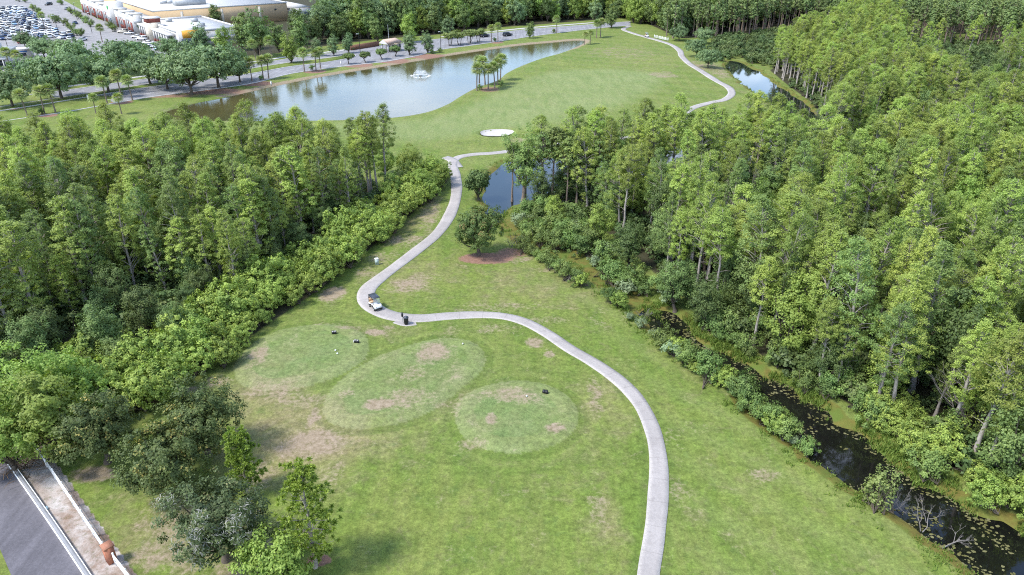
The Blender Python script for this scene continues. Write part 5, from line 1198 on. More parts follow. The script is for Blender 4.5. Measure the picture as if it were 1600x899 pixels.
E1 = np.array((-0.62, 0.7846)); E2 = np.array((0.7846, 0.62)); D0 = np.array(G(250, 62))
RZM = math.atan2(E1[1], E1[0])            # local x runs north-west along the shop fronts, local y points out to the car park
def mall_xy(a, b): p = D0 + E1 * a + E2 * b; return float(p[0]), float(p[1])

def near_shops():
    e = empty('shop_building', (*D0, 0), RZM); tag(e, 'low white roofed shop block with corner brick tower and orange sign', 'shops')
    arr_mesh_box('wall', B['white_wall'], e, ((-3.5, -12.5, 2.6), (49, 25, 5.2)))
    rf = arr_mesh_box('roof', B['roof_white'], e, ((-3.5, -12.5, 5.26), (48, 24, 0.12)))
    for c, d in (((-3.5, -0.2, 5.7), (49.4, 0.5, 1.0)), ((-3.5, -24.8, 5.5), (49.4, 0.5, 0.7)), ((21.0, -12.5, 5.6), (0.5, 24, 0.9)), ((-28.0, -12.5, 5.7), (0.5, 24, 1.0))): arr_mesh_box('parapet', B['white_wall'], rf, (c, d))
    for c, d in (((-12, -14, 6.0), (3, 2.4, 1.4)), ((6, -17, 6.0), (2.6, 2.2, 1.3)), ((-20, -8, 5.9), (2.2, 2, 1.2)), ((12, -8, 5.9), (2.2, 2.2, 1.2))): arr_mesh_box('rooftop_unit', B['unit'], rf, (c, d))
    arr_mesh_box('arcade_roof', B['white_wall'], e, ((-2.0, 1.55, 4.4), (45, 3.0, 0.7)))
    for a in np.arange(-22, 21.1, 3.6):
        col = arr_mesh_box('column', B['white_wall'], e, ((a, 2.7, 2.55), (0.7, 0.7, 3.0))); arr_mesh_box('column_base', B['brick_red'], col, ((a, 2.7, 0.53), (0.95, 0.95, 1.05)))
    for a in np.arange(-20, 20, 3.6): arr_mesh_box('window', M['glass'], e, ((a, 0.03, 1.7), (2.7, 0.1, 2.8)))
    tw = arr_mesh_box('tower', B['stucco_cream'], e, ((1.6, 1.2, 3.4), (5.4, 5.4, 6.8)))
    arr_mesh_box('tower_band', B['brick_red'], tw, ((1.6, 1.2, 7.6), (5.2, 5.2, 1.6))); arr_mesh_box('tower_cap', B['white_wall'], tw, ((1.6, 1.2, 8.6), (5.9, 5.9, 0.4))); arr_mesh_box('tower_door', M['glass'], tw, ((-1.14, 1.2, 1.4), (0.1, 1.6, 2.8)))
    fr = arr_mesh_box('sign_front', B['white_wall'], e, ((-29.2, -4.2, 3.6), (2.2, 9.4, 7.2)))
    arr_mesh_box('sign', B['orange'], fr, ((-30.36, -4.0, 5.0), (0.14, 6.2, 2.9))); arr_mesh_box('awning', B['awning'], fr, ((-30.9, -4.2, 2.7), (1.3, 7.6, 1.3))); arr_mesh_box('shop_window', M['glass'], fr, ((-30.34, -4.2, 1.1), (0.1, 7.6, 2.0)))
    arr_mesh_box('side_wall_trim', B['stucco_cream'], e, ((-28.05, -16.5, 2.3), (0.2, 14, 1.0)))
near_shops()

def long_shops():
    x, y = mall_xy(24, 0); e = empty('shop_building', (x, y, 0), RZM); tag(e, 'long white shop arcade with dark red brick bays along the car park', 'shops')
    L = 112
    arr_mesh_box('wall', B['white_wall'], e, ((L / 2, -3.0, 3.0), (L, 5.8, 6.0)))
    rf = arr_mesh_box('roof', B['roof_white'], e, ((L / 2, -3.0, 6.06), (L - 0.6, 5.4, 0.12)))
    arr_mesh_box('parapet', B['white_wall'], rf, ((L / 2, 0.0, 6.5), (L, 0.5, 1.1)))
    arr_mesh_box('arcade_roof', B['white_wall'], e, ((L / 2, 1.7, 5.0), (L, 3.0, 1.6)))
    for a in np.arange(2, L - 1, 3.4):
        col = arr_mesh_box('column', B['white_wall'], e, ((a, 2.9, 3.0), (0.8, 0.7, 3.0))); arr_mesh_box('column_base', B['brick_red'], col, ((a, 2.9, 0.78), (1.1, 1.0, 1.55)))
    for a in np.arange(3.7, L - 3, 3.4):
        arr_mesh_box('window', M['glass'], e, ((a, 0.0, 1.8), (2.5, 0.2, 3.0))); arr_mesh_box('brick_bay', B['brick_red'], e, ((a, 3.05, 3.75), (1.7, 0.3, 1.4)))
    for k, a in enumerate((3, 16, 30, 44, 60, 76, 92, 106)):
        t = arr_mesh_box('tower', B['white_wall'], e, ((a, 1.4, 3.9), (4.4, 4.6, 7.8))); arr_mesh_box('tower_cap', B['roof_white'], t, ((a, 1.4, 8.0), (5.0, 5.2, 0.4)))
        arr_mesh_box('tower_brick', B['brick_red'], t, ((a, 3.76, 2.3), (2.6, 0.2, 4.4)))
    g = arr_mesh_box('entrance_tower', B['white_wall'], e, ((37, 2.2, 5.2), (9, 6, 10.4)))
    mb = MB(); n = 14; an = np.linspace(0, 6.283, n, endpoint=False); rr = 1.5 * (0.8 + 0.3 * np.cos(an * 2 + 0.6))
    mb.add(np.vstack([np.c_[37 + rr * np.cos(an), np.full(n, 5.3), 8.2 + rr * np.sin(an)], [(37, 5.36, 8.2)]]), None, [((i + 1) % n, i, n) for i in range(n)]); mb.build('green_emblem', B['green_sign'], g)
    arr_mesh_box('entrance', M['glass'], g, ((37, 5.22, 1.9), (6.0, 0.1, 3.4)))
long_shops()

def big_store():
    x, y = mall_xy(29, 6.5); e = empty('store_building', (x, y, 0), RZM); tag(e, 'large flat roofed store with long tan side wall and white roof', 'store')
    L, Wd, h = 110, 62, 8.0
    arr_mesh_box('wall', B['stucco_tan'], e, ((L / 2, -Wd / 2, h / 2), (L, Wd, h)))
    rf = arr_mesh_box('roof', B['roof_white'], e, ((L / 2, -Wd / 2, h + 0.08), (L - 1, Wd - 1, 0.16)))
    for c, d in (((0.1, -Wd / 2, h + 0.35), (0.5, Wd, 0.7)), ((L / 2, -0.1, h + 0.35), (L, 0.5, 0.7)), ((L / 2, -Wd + .1, h + 0.35), (L, 0.5, 0.7))): arr_mesh_box('parapet', B['white_wall'], rf, (c, d))
    rg = np.random.default_rng(4)
    arr_mesh_box('rooftop_unit', B['unit'], rf, ((20, -22, h + 1.5), (5, 14, 2.8)))
    for k in range(16):
        a, b = rg.uniform(8, 80), rg.uniform(6, Wd - 8)
        if abs(a - 20) < 6 and abs(b - 22) < 10: continue
        arr_mesh_box('rooftop_unit', B['unit'], rf, ((a, -b, h + 0.8), (rg.uniform(1.4, 3.5), rg.uniform(1.4, 4), 1.3)))
    for b in (12, 30, 48): arr_mesh_box('wall_pilaster', B['stucco_cream'], e, ((-0.12, -b, h / 2 - .3), (0.25, 1.2, h - 0.6)))
    arr_mesh_box('vent', B['awning'], e, ((-0.06, -56, 5.6), (0.2, 0.9, 0.7)))
    x, y = mall_xy(32, 70.5); e = empty('annex_building', (x, y, 0), RZM); tag(e, 'small pale annex with sloping roof right of the tan store wall', 'annex')
    arr_mesh_box('wall', B['white_wall'], e, ((9, -6, 2.6), (18, 12, 5.2))); mb = MB(); mb.box((9, -6, 6.0), (18.6, 12.6, 1.6), 0, (1.0, 0.15)); mb.build('roof', B['roof_white'], e)
    arr_mesh_box('window', M['glass'], e, ((-0.06, -4, 2.4), (0.12, 1.5, 1.6))); arr_mesh_box('dock_door', M['glass'], e, ((-0.06, -9, 1.6), (0.12, 2.4, 3.0)))
big_store()

def corner_building():
    x, y = G(-6, 108); rz = R(17); e = empty('corner_building', (x, y, 0), rz); tag(e, 'white corner building with blue band at the left edge', 'building')
    arr_mesh_box('wall', B['white_wall'], e, ((-4, 6, 2.6), (16, 12, 5.2))); rf = arr_mesh_box('roof', B['roof_white'], e, ((-4, 6, 5.3), (16.8, 12.8, 0.25)))
    arr_mesh_box('roof_monitor', B['white_wall'], rf, ((-4, 8, 6.2), (9, 5, 1.6)))
    arr_mesh_box('blue_band', B['blue'], e, ((-4, -0.06, 4.4), (15.6, 0.14, 0.8)))
    for k in range(5): arr_mesh_box('window', M['glass'], e, ((-10.4 + 3.1 * k, -0.05, 1.7), (2.2, 0.12, 2.2)))
    arr_mesh_box('canopy', B['white_wall'], e, ((-4, -1.6, 3.3), (16, 3.0, 0.3)))
    for k in range(4): arr_mesh_box('canopy_post', B['white_wall'], e, ((-11.5 + 5 * k, -2.9, 1.6), (0.3, 0.3, 3.2)))
    x, y = G(40, 90); e = empty('kiosk', (x, y, 0), rz); tag(e, 'small white kiosk with flat canopy roof near the tall white poles', 'kiosk')
    arr_mesh_box('wall', B['white_wall'], e, ((0, 0, 1.5), (5, 4, 3.0))); arr_mesh_box('roof', B['roof_white'], e, ((0, 0, 3.15), (6.2, 5.2, 0.3))); arr_mesh_box('blue_band', B['blue'], e, ((0, -2.05, 2.4), (3.2, 0.12, 0.5))); arr_mesh_box('window', M['glass'], e, ((0, -2.06, 1.4), (2.2, 0.12, 1.0)))
corner_building()

def gatehouse():
    x, y = G(612, 80); a = np.array(G(650, 84)) - np.array(G(570, 97)); rz = math.atan2(a[1], a[0])
    e = empty('gatehouse', (x, y, 0.1), rz); tag(e, 'small cream gatehouse with clay tile roof and porch columns on the boulevard', 'gatehouse')
    arr_mesh_box('wall', B['stucco_cream'], e, ((1.0, 0, 1.5), (4.6, 3.6, 3.0)))
    for k in (-0.6, 1.0, 2.6): arr_mesh_box('window', M['glass'], e, ((k, -1.84, 1.7), (1.0, 0.1, 1.2)))
    arr_mesh_box('door', M['glass'], e, ((-1.34, 0, 1.1), (0.1, 1.1, 2.2)))
    for sx, sy in ((-3.0, -1.7), (-3.0, 1.7)): arr_mesh_box('column', B['white_wall'], e, ((sx, sy, 1.5), (0.4, 0.4, 3.0)))
    mb = MB(); z0, z1 = 3.0, 4.5
    V = [(-3.8, -2.6, z0), (4.0, -2.6, z0), (4.0, 2.6, z0), (-3.8, 2.6, z0), (-3.8, 0, z1), (2.2, 0, z1)]
    mb.add(V, [(0, 1, 5, 4), (2, 3, 4, 5), (3, 2, 1, 0)], [(1, 2, 5), (3, 0, 4)]); mb.build('roof', B['tile'], e)
    mb = MB(); mb.add([(-3.84, -2.6, 2.9), (-3.84, 2.6, 2.9), (-3.84, 0, 4.4)], None, [(0, 2, 1)]); mb.build('gable', B['white_wall'], e)
    mb = MB(); mb.tube([(1.5, 3, 0), (1.5, 3, 9)], [0.09, 0.06], 6); mb.build('flagpole', M['steel'], e)
    for (p0, p1, lab) in (((548, 79), (592, 72), 'low brown brick wall left of the gatehouse behind the road'),):
        p = np.array(G(*p0)); q = np.array(G(*p1)); o = link('boundary_wall', MB().box((0, 0, 0.9), (float(np.linalg.norm(q - p)), 0.5, 1.8)).mesh('boundary_wall', B['brown'])); o.location = (*((p + q) / 2), 0); o.rotation_euler = (0, 0, math.atan2(*(q - p)[::-1])); tag(o, lab, 'wall')
gatehouse()

# ================================================================== vehicles
CARCOL = {'white': (0.72, 0.72, 0.72), 'silver': (0.42, 0.44, 0.46), 'black': (0.015, 0.015, 0.018), 'navy': (0.02, 0.045, 0.12), 'red': (0.30, 0.03, 0.04), 'grey': (0.16, 0.17, 0.18), 'teal': (0.05, 0.20, 0.22), 'beige': (0.48, 0.43, 0.35), 'sky blue': (0.20, 0.33, 0.50)}
CARMAT = {k: plain('car_paint_' + k.replace(' ', '_'), v, 0.25, 0.6, 0.04, 1) for k, v in CARCOL.items()}
M['lamp'] = plain('lamp_glass', (0.75, 0.74, 0.70), 0.1, 0.6, 0.02, 1); M['tail'] = plain('tail_glass', (0.45, 0.02, 0.02), 0.2, 0.6, 0.02, 1)
_wheel = None
def car_meshes():
    out = {}
    for typ in ('sedan', 'suv'):
        hb = 0.86 if typ == 'sedan' else 1.02; ht = 1.45 if typ == 'sedan' else 1.74; L = 2.3
        body = [(-L, 0.35), (-L, hb - 0.12), (-L + 0.12, hb), (-1.9, hb + 0.02), (1.05, hb + 0.03), (2.0, hb - 0.1), (L, hb - 0.28), (L, 0.35), (1.9, 0.22), (-1.9, 0.22)]
        rear = -1.55 if typ == 'sedan' else -2.12
        cab = [(rear, hb - 0.02), (rear + (0.62 if typ == 'sedan' else 0.25), ht - 0.06), (0.15, ht - 0.06), (1.08, hb - 0.02)]
        rt = [(rear + (0.58 if typ == 'sedan' else 0.2), ht - 0.09), (rear + (0.72 if typ == 'sedan' else 0.35), ht), (0.08, ht), (0.24, ht - 0.09)]
        b = MB().profile(body[::-1], -0.9, 0.9, 0.94); c = MB().profile(cab[::-1], -0.78, 0.78, 0.97); r = MB().profile(rt[::-1], -0.74, 0.74, 0.96)
        out[typ] = (b, c, r)
    return out
CM = car_meshes()
wm = MB(); wm.tube([(0, -0.11, 0), (0, -0.10, 0), (0, 0.10, 0), (0, 0.11, 0)], [0.24, 0.33, 0.33, 0.24], 12); WHEEL = wm.mesh('wheel', M['tyre'], False)
rm = MB(); rm.tube([(0, -0.125, 0), (0, 0.125, 0)], [0.18, 0.18], 10); RIM = rm.mesh('rim', M['steel'])
CARCACHE = {}
def car(typ, col, x, y, z, rz, label, group=None, detail=False):
    key = (typ, col)
    if key not in CARCACHE:
        b, c, r = CM[typ]; CARCACHE[key] = (b.mesh('body', CARMAT[col]), c.mesh('window', M['glass']), r.mesh('roof', CARMAT[col]), MB().box((2.27, 0.62, 0.68), (0.1, 0.4, 0.14)).mesh('headlight', M['lamp']), MB().box((2.27, -0.62, 0.68), (0.1, 0.4, 0.14)).mesh('headlight', M['lamp']))
    e = empty('parked_car' if group != 'cars on the boulevard' else 'car', (x, y, z), rz); tag(e, label, 'car', group)
    B_, W_, R_, h1, h2 = CARCACHE[key]
    link('body', B_, e); link('window', W_, e); link('roof', R_, e); link('headlight', h1, e); link('headlight', h2, e)
    for sx in (-1.42, 1.42):
        for sy in (-0.82, 0.82):
            wv = link('wheel', WHEEL, e, (sx, sy, 0.33))
            if detail: link('rim', RIM, wv)
    return e
def place_cars():
    rg = np.random.default_rng(91); n = 0
    cols = ['white', 'silver', 'black', 'navy', 'grey', 'red', 'beige', 'sky blue']; pr = [.36, .17, .10, .12, .10, .05, .04, .06]
    for row in range(12):
        for sub in (0, 5.4):
            a = -18 + row * 17.5 + sub
            for b in np.arange(-24, -120, -2.75):
                x, y = mall_xy(a, b + rg.normal(0, 0.1)); px, py = to_px(x, y, 0.7)
                if not (-12 < px < 118 and -6 < py < 60) or rg.random() < 0.13: continue
                if px > 80 + 34 * (py > 46): continue
                if b > -25: continue
                c = str(rg.choice(cols, p=pr)); t = 'suv' if rg.random() < 0.5 else 'sedan'
                car(t, c, x, y, 0.02, RZM + (0 if rg.random() < .5 else math.pi), f'{c} {"high bodied" if t == "suv" else "low bodied"} car in the crowded parking lot at the upper left', f'{c} {t}s in the parking lot'); n += 1
    front = [('beige', 'suv', 192, 50, 'beige car first from the palm in the row by the shops'), ('silver', 'sedan', 202, 52, 'silver car second from the palm in the row by the shops'), ('white', 'sedan', 214, 57.5, 'white car left of two more white cars by the arcade'), ('white', 'suv', 222, 61, 'middle white car of three by the arcade'), ('white', 'sedan', 231, 67, 'white car nearest the navy car by the arcade'),
             ('navy', 'sedan', 238, 70.5, 'navy car right of the white cars by the arcade'), ('silver', 'sedan', 244, 73, 'silver car between navy and teal cars by the arcade'), ('teal', 'sedan', 251, 76.5, 'teal car at the near end of the row by the arcade'), ('grey', 'sedan', 104, 14, 'dark grey car below the far shop fronts'), ('sky blue', 'sedan', 112, 18, 'pale blue car below the far shop fronts'),
             ('navy', 'sedan', 117, 36, 'dark blue car driving along the shop fronts'), ('black', 'suv', 76, 7, 'black car crossing at the far end of the shop drive'), ('white', 'suv', 98, 59, 'white car beside the near shrub island'), ('navy', 'suv', 108, 58, 'navy car beside the near shrub island'), ('white', 'sedan', 88, 52, 'white car behind the near shrub island'), ('white', 'sedan', 128, 62, 'white car half hidden by the oak crowns'), ('red', 'sedan', 36, 66, 'dark red car beyond the white kiosk')]
    for c, t, px, py, lab in front:
        x, y = G(px, py, 0.5); car(t, c, x, y, 0.02, RZM + (0.9 if 185 < px < 260 else 0.0 if px in (117, 112, 104) else 2.2), lab)
    a = np.array(G(840, 50)) - np.array(G(780, 58)); rz = math.atan2(a[1], a[0])
    for px, py, t, lab in ((757, 56.5, 'suv', 'black car behind the verge palms on the boulevard'), (793, 55, 'suv', 'black car right of the verge palms on the boulevard')):
        x, y = G(px, py, 0.4); car(t, 'black', x, y, 0.03, rz, lab, 'cars on the boulevard', True)
    print('cars', n)
place_cars()

# ---- golf carts --------------------------------------------------------------------
M['tan_seat'] = plain('tan_vinyl', (0.50, 0.33, 0.20), 0.6, 0.3, 0.08, 3)
M['cart_white'] = plain('cart_body_white', (0.74, 0.72, 0.70), 0.3, 0.5, 0.05, 2)
M['roof_black'] = plain('cart_roof_black', (0.035, 0.042, 0.055), 0.35, 0.5, 0.08, 2)
M['roof_blue'] = plain('cart_roof_grey_blue', (0.30, 0.31, 0.40), 0.4, 0.5, 0.08, 2)
M['clear'] = (lambda t: t.done((lambda b: b)(t.bsdf((0.75, 0.8, 0.82), 0.05, 0.5))))(NT('windscreen'))
_b = M['clear'].node_tree.nodes['Principled BSDF']; _b.inputs['Alpha'].default_value = 0.22
def golf_cart(x, y, rz, roof, label):
    z = gz(x, y) + 0.09
    e = empty('golf_cart', (x, y, z), rz, 0.87); tag(e, label, 'golf cart')
    body = [(-1.15, 0.30), (-1.15, 0.62), (-0.95, 0.72), (-0.35, 0.66), (-0.25, 0.36), (0.42, 0.34), (0.55, 0.80), (0.78, 0.86), (1.02, 0.74), (1.16, 0.5), (1.14, 0.30), (0.9, 0.24), (-0.9, 0.24)]
    bo = MB().profile(body[::-1], -0.58, 0.58, 0.93).build('body', M['cart_white'], e)
    MB().box((1.13, 0, 0.34), (0.14, 1.0, 0.14)).build('bumper', M['black'], bo)
    for s in (-1, 1): MB().box((1.09, 0.36 * s, 0.62), (0.08, 0.2, 0.12)).build('headlight', M['lamp'], bo)
    se = MB().box((-0.62, 0, 0.80), (0.52, 1.08, 0.16)).build('seat', M['tan_seat'], e); 
    bk = MB(); bk.box((-0.90, 0, 1.08), (0.12, 1.08, 0.46)); bk.build('backrest', M['tan_seat'], e)
    rf = MB(); rf.box((-0.18, 0, 1.86), (1.75, 1.16, 0.10), 0, (0.9, 0.86)); rf.build('roof', roof, e)
    for sx, sy, tx in ((0.62, 0.52, 0.50), (0.62, -0.52, 0.50), (-1.0, 0.54, -0.92), (-1.0, -0.54, -0.92)):
        MB().tube([(sx, sy, 0.7), (tx, sy, 1.84)], 0.022, 6).build('roof_post', M['black'], e)
    ws = MB(); ws.add([(0.66, -0.5, 0.84), (0.66, 0.5, 0.84), (0.53, 0.5, 1.8), (0.53, -0.5, 1.8), (0.675, -0.5, 0.84), (0.675, 0.5, 0.84), (0.545, 0.5, 1.8), (0.545, -0.5, 1.8)], [(0, 3, 2, 1), (4, 5, 6, 7), (0, 1, 5, 4), (2, 3, 7, 6)]); ws.build('windscreen', M['clear'], e)
    st = MB(); an = np.linspace(0, 2 * math.pi, 15); st.tube(np.c_[0.22 - 0.08 * np.sin(an), 0.26 + 0.19 * np.cos(an), 1.05 + 0.17 * np.sin(an)], 0.018, 5, False); st.tube([(0.5, 0.26, 0.78), (0.22, 0.26, 1.05)], 0.02, 5); st.build('steering_wheel', M['black'], e)
    for s in (-0.27, 0.27):
        bg_ = MB(); bg_.tube([(-1.24, s, 0.42), (-1.30, s, 0.9), (-1.34, s, 1.22)], [0.12, 0.14, 0.15], 9)
        b2 = bg_.build('golf_bag', plain('golf_bag_cloth', (0.10, 0.06, 0.05) if s < 0 else (0.05, 0.05, 0.07), 0.8, 0.2, 0.2, 4), e)
        cb = MB()
        for k in range(4): cb.tube([(-1.33 + 0.05 * (k % 2), s - 0.06 + 0.04 * k, 1.15), (-1.37 + 0.06 * (k % 2), s - 0.07 + 0.045 * k, 1.45)], [0.012, 0.03], 4)
        cb.build('club_heads', M['steel'], b2)
    for sx in (-0.78, 0.82):
        for sy in (-0.54, 0.54):
            wv = link('wheel', WHEEL, e, (sx, sy, 0.23)); wv.scale = (0.70, 0.95, 0.70); link('rim', RIM, wv)
    return e
a = np.array(G(599, 492)) - np.array(G(579, 474)); x, y = G(587, 483)
golf_cart(x, y, math.atan2(a[1], a[0]), M['roof_black'], 'white golf cart with black roof and tan seats at the sharp bend of the path')
a = np.array(G(1030, 64)) - np.array(G(1005, 57)); x, y = G(1010.5, 58.5)
golf_cart(x, y, math.atan2(a[1], a[0]), M['roof_blue'], 'small white golf cart on the far cart path near the woods')

# ---- course furniture -----------------------------------------------------------------
x, y = G(635, 508); z = gz(x, y) + 0.1
e = empty('litter_bin', (x, y, z)); tag(e, 'black round litter bin on a small pad beside the cart path', 'bin')
MB().tube([(0, 0, 0), (0, 0, 0.08), (0, 0, 0.82), (0, 0, 0.86)], [0.24, 0.27, 0.30, 0.30], 14).build('body', M['black'], e)
MB().tube([(0, 0, 0.84), (0, 0, 0.92), (0, 0, 1.06)], [0.33, 0.33, 0.14], 14).build('lid', M['roof_black'], e)
x, y = G(629.5, 506); z = gz(x, y) + 0.06
e = empty('ball_washer', (x, y, z)); tag(e, 'dark ball washer on a thin post left of the litter bin', 'ball washer')
MB().tube([(0, 0, -0.1), (0, 0, 0.95)], 0.035, 8).build('post', M['steel'], e)
MB().tube([(0, 0, 0.85), (0, 0, 0.9), (0, 0, 1.28), (0, 0, 1.34)], [0.08, 0.13, 0.13, 0.06], 10).build('tank', M['black'], e)
mb = MB(); mb.tube([(0, 0, 1.3), (0, 0, 1.44)], 0.02, 6); mb.tube([(-0.09, 0, 1.44), (0.09, 0, 1.44)], 0.03, 6); mb.build('plunger', M['black'], e)
for px, py, rz, lab in ((522, 519.5, 0.2, 'black divot box with pale lid at the back of the left tee'), (557, 533.5, -0.2, 'black divot box with white bottle at the right of the left tee'), (852, 611, -0.3, 'dark brown divot box at the back of the right tee')):
    x, y = G(px, py, 0.5); e = empty('divot_box', (x, y, gz(x, y)), rz, 0.72); tag(e, lab, 'divot box')
    for k, sx in enumerate((-0.2, 0.2)):
        t = MB(); t.box((sx, 0, 0.2), (0.36, 0.4, 0.42), 0, (1.05, 1.05)); t.build('tub', M['black'], e)
        if px != 852: MB().box((sx, 0.02, 0.435), (0.28, 0.26, 0.03)).build('lid', M['concrete'], e)
    h = MB(); h.tube([(-0.38, 0, 0.36), (-0.40, 0, 0.62), (0.40, 0, 0.62), (0.38, 0, 0.36)], 0.02, 5); h.build('handle', M['black'], e)
    if px == 557: MB().tube([(-0.5, 0, 0), (-0.5, 0, 0.26), (-0.5, 0, 0.32)], [0.08, 0.08, 0.03], 8).build('bottle', M['white'], e)
for px, py, lab in ((524, 547, 'white tee marker ball on the left tee, upper one'), (527, 552, 'white tee marker ball on the left tee, lower one'), (723, 536, 'white tee marker ball at the far end of the middle tee'), (823, 617, 'white tee marker ball near the top of the right tee')):
    x, y = G(px, py, 0.5); mb = MB(); mb.tube([(0, 0, -0.1), (0, 0, 0.03)], 0.02, 5); an = np.linspace(-1.5, 1.5, 7); mb.tube(np.c_[np.zeros(7), np.zeros(7), 0.11 + 0.09 * np.sin(an)], 0.09 * np.cos(an) + 0.004, 10)
    o = mb.build('tee_marker', M['white'], None, True); o.location = (x, y, gz(x, y)); tag(o, lab, 'tee marker')
M['pale_green'] = plain('pale_green_metal', (0.42, 0.50, 0.46), 0.5, 0.3, 0.08, 3)
x, y = G(589, 413); e = empty('utility_box', (x, y, gz(x, y)), 0.4); tag(e, 'pale green utility pedestal on the grass left of the cart path', 'utility box')
MB().box((0, 0, 0.42), (0.5, 0.42, 0.95), 0, (0.94, 0.94)).build('cabinet', M['pale_green'], e); MB().box((0, 0, 0.94), (0.56, 0.48, 0.1), 0, (0.85, 0.85)).build('cap', M['white'], e); MB().box((0, -0.215, 0.5), (0.36, 0.02, 0.6)).build('door', M['pale_green'], e)

# ---- white rail fence, brick pier, kerb wall -----------------------------------------------
M['brick'] = (lambda: (lambda t: (lambda co: t.done(t.bsdf((lambda b: (t.l(co, b.inputs['Vector']), setattr(b, 'offset', 0.5), b.inputs['Color1'].__setattr__('default_value', (0.42, 0.17, 0.10, 1)), b.inputs['Color2'].__setattr__('default_value', (0.34, 0.12, 0.075, 1)), b.inputs['Mortar'].__setattr__('default_value', (0.36, 0.22, 0.16, 1)), b.inputs['Scale'].__setattr__('default_value', 11.0), b.outputs['Color'])[-1])(t.n('ShaderNodeTexBrick')), 0.9, 0.1)))(t.n('ShaderNodeTexCoord').outputs['Object']))(NT('pier_brick')))()
def rail_fence(p0, p1, label, step=2.35, h=1.2, gap=0.0):
    p = np.array(G(*p0)); q = np.array(G(*p1)); L = float(np.linalg.norm(q - p)); rz = math.atan2(*(q - p)[::-1])
    e = empty('rail_fence', (*p, 0.02), rz); tag(e, label, 'fence')
    n = max(2, int(round(L / step)) + 1)
    pm = MB(); pm.box((0, 0, h / 2 - 0.1), (0.13, 0.13, h + 0.2)); pm.box((0, 0, h + 0.03), (0.17, 0.17, 0.06), 0, (0.4, 0.4)); pm = pm.mesh('post', M['white'])
    for k in range(n): link('post', pm, e, (0.1 + (L - 0.2) * k / (n - 1), 0, 0))
    for z in (0.32, 0.68, 1.04): MB().box((L / 2, 0.0, z), (L, 0.055, 0.15)).build('rail', M['white'], e)
    return e
rail_fence((48, 692), (166, 866), 'long white rail fence running down to the brick pier at the lower left')
rail_fence((181, 882), (222, 935), 'short white rail fence below the brick pier at the bottom edge')
x, y = G(175, 877); e = empty('brick_pier', (x, y, 0), math.atan2(*(np.array(G(181, 885)) - np.array(G(166, 866)))[::-1])); tag(e, 'square red brick pier between two white rail fences', 'pier')
MB().box((0, 0, 0.78), (0.66, 0.66, 1.56)).build('shaft', M['brick'], e); MB().box((0, 0, 1.62), (0.80, 0.80, 0.12)).build('cap', plain('pier_cap', (0.36, 0.17, 0.11), 0.85, 0.1, 0.15, 5), e)
def kerb_wall():
    cl = smooth_line(rl, 1.0); T = np.gradient(cl, axis=0); T /= np.linalg.norm(T, axis=1)[:, None]; N = np.stack([-T[:, 1], T[:, 0]], 1)
    e = empty('kerb_wall', (0, 0, 0)); tag(e, 'low grey kerb wall with white edges along the service road', 'kerb wall')
    def strip(name, o0, o1, h, mat):
        n = len(cl); V = np.stack([np.c_[cl + N * o0, np.zeros(n)], np.c_[cl + N * o0, np.full(n, h)], np.c_[cl + N * o1, np.full(n, h)], np.c_[cl + N * o1, np.zeros(n)]], 1).reshape(-1, 3)
        i = np.arange(n - 1)[:, None] * 4; j = np.arange(3)[None, :]; link(name, make_mesh(name, V, np.stack([i + j, i + j + 1, i + 4 + j + 1, i + 4 + j], -1).reshape(-1, 4), mat), e)
    strip('coping', -0.15, 0.15, 0.34, plain('kerb_concrete', (0.27, 0.27, 0.275), 0.85, 0.2, 0.15, 1.5)); strip('white_edge', -0.22, -0.15, 0.36, M['white']); strip('white_edge', 0.15, 0.21, 0.36, M['white'])
kerb_wall()
x, y = G(70, 797); o = MB().box((0, 0, 0.1), (0.5, 0.36, 0.2), 0.3, (0.92, 0.9)).build('meter_box', plain('pale_blue_plastic', (0.45, 0.62, 0.68), 0.5, 0.3, 0.05, 3)); o.location = (x, y, 0.02); tag(o, 'pale blue meter box lying beside the kerb wall', 'meter box')

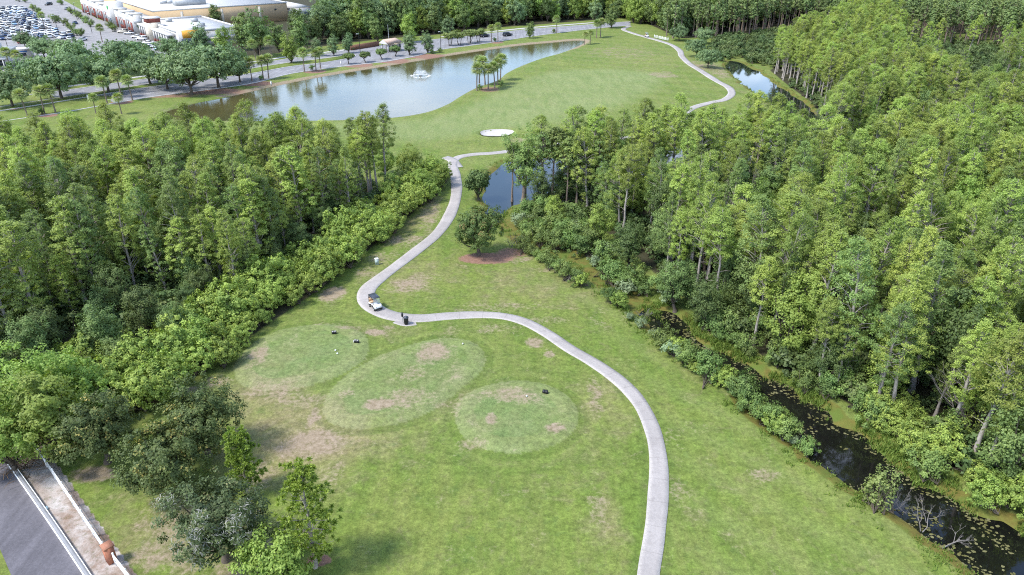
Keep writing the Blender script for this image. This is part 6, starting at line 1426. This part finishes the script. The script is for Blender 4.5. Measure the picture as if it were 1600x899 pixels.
# ---- fountain -------------------------------------------------------------------------------
def fountain():
    x, y = G(657, 119, WATER_Z); e = empty('fountain', (x, y, WATER_Z)); tag(e, 'white spraying fountain in the middle of the pond', 'fountain')
    MB().tube([(0, 0, -0.2), (0, 0, 0.12), (0, 0, 0.2)], [0.6, 0.6, 0.2], 12).build('float', M['black'], e)
    rg = np.random.default_rng(14); t = NT('spray'); b = t.bsdf((0.85, 0.87, 0.9), 0.3, 0.5); b.inputs['Alpha'].default_value = 0.42; spm = t.done(b)
    mb = MB()
    for k in range(110):
        a = rg.uniform(0, 6.28); R_ = rg.uniform(0.75, 1.05) * 2.9; H_ = rg.uniform(0.9, 1.7); u = np.linspace(0, 1, 7); P = np.c_[np.cos(a) * R_ * u, np.sin(a) * R_ * u, 0.15 + 4 * H_ * u * (1 - u) * (1 - 0.1 * u)]
        s0 = rg.integers(0, 3); mb.tube(P[s0:s0 + 5], 0.018, 3, False)
    o = mb.build('spray', spm, e); o['kind'] = 'stuff'
    mb = MB()
    for k in range(170):
        a = rg.uniform(0, 6.28); r_ = rg.normal(2.85, 0.25); s = rg.uniform(0.04, 0.14); an = np.linspace(0, 6.283, 6, endpoint=False)
        mb.add(np.vstack([np.c_[r_ * math.cos(a) + s * 1.5 * np.cos(an), r_ * math.sin(a) + s * np.sin(an), np.full(6, 0.015)], [(r_ * math.cos(a), r_ * math.sin(a), 0.07)]]), None, [(k2, (k2 + 1) % 6, 6) for k2 in range(6)])
    o = mb.build('foam_ring', M['white'], e); o['kind'] = 'stuff'
fountain()

# ---- poles, markers, far fence -----------------------------------------------------------------
for px, py, h, lab in ((59.5, 88, 9.0, 'taller white pole left of its twin by the oaks'), (75.5, 90, 7.0, 'shorter white pole right of its twin by the oaks')):
    x, y = G(px, py); e = empty('light_pole', (x, y, 0)); tag(e, lab, 'pole'); MB().tube([(0, 0, 0), (0, 0, h)], [0.2, 0.15], 8).build('shaft', M['white'], e); MB().box((0, 0, 0.3), (0.6, 0.6, 0.6)).build('base', M['concrete'], e)
for px, py, h, lab in ((121, 32, 8, 'left thin lamp post in the shop drive'), (144, 52, 8.5, 'right thin lamp post in the shop drive'), (92, 55, 8, 'thin lamp post beside the near shrub islands'), (12, 74, 6, 'dark lamp post by the white corner building'), (563, 84, 7, 'slim lamp post between magnolia and clipped trees'), (689, 80, 7, 'slim lamp post left of the crepe myrtles')):
    x, y = G(px, py); e = empty('lamp_post', (x, y, 0), px); tag(e, lab, 'lamp post'); MB().tube([(0, 0, 0), (0, 0, h)], [0.12, 0.07], 6).build('shaft', M['black'], e); MB().box((0.5, 0, h), (1.1, 0.35, 0.14)).build('lamp_head', M['steel'], e)
for px, py, lab in ((138, 156, 'white marker post on the median between the palm trios'), (424, 134, 'white stake on the pond verge below the paired palms'), (533, 101.5, 'white sign post left of the first clipped tree')):
    x, y = G(px, py); o = MB().box((0, 0, 0.55), (0.3, 0.2, 1.2)).box((0, 0, 1.2), (0.4, 0.26, 0.1)).build('marker_post', M['white']); o.location = (x, y, 0.05); tag(o, lab, 'post')
p0, p1 = (1021, 61), (1043, 66); p = np.array(G(*p0)); q = np.array(G(*p1)); 
off = (q - p); off = np.array((off[1], -off[0])) / np.linalg.norm(off) * -1.2
rail_fence((1022, 59.5), (1044, 64.5), 'short white fence beside the far cart path', 2.0, 1.3)
print('all done', len(bpy.data.objects))
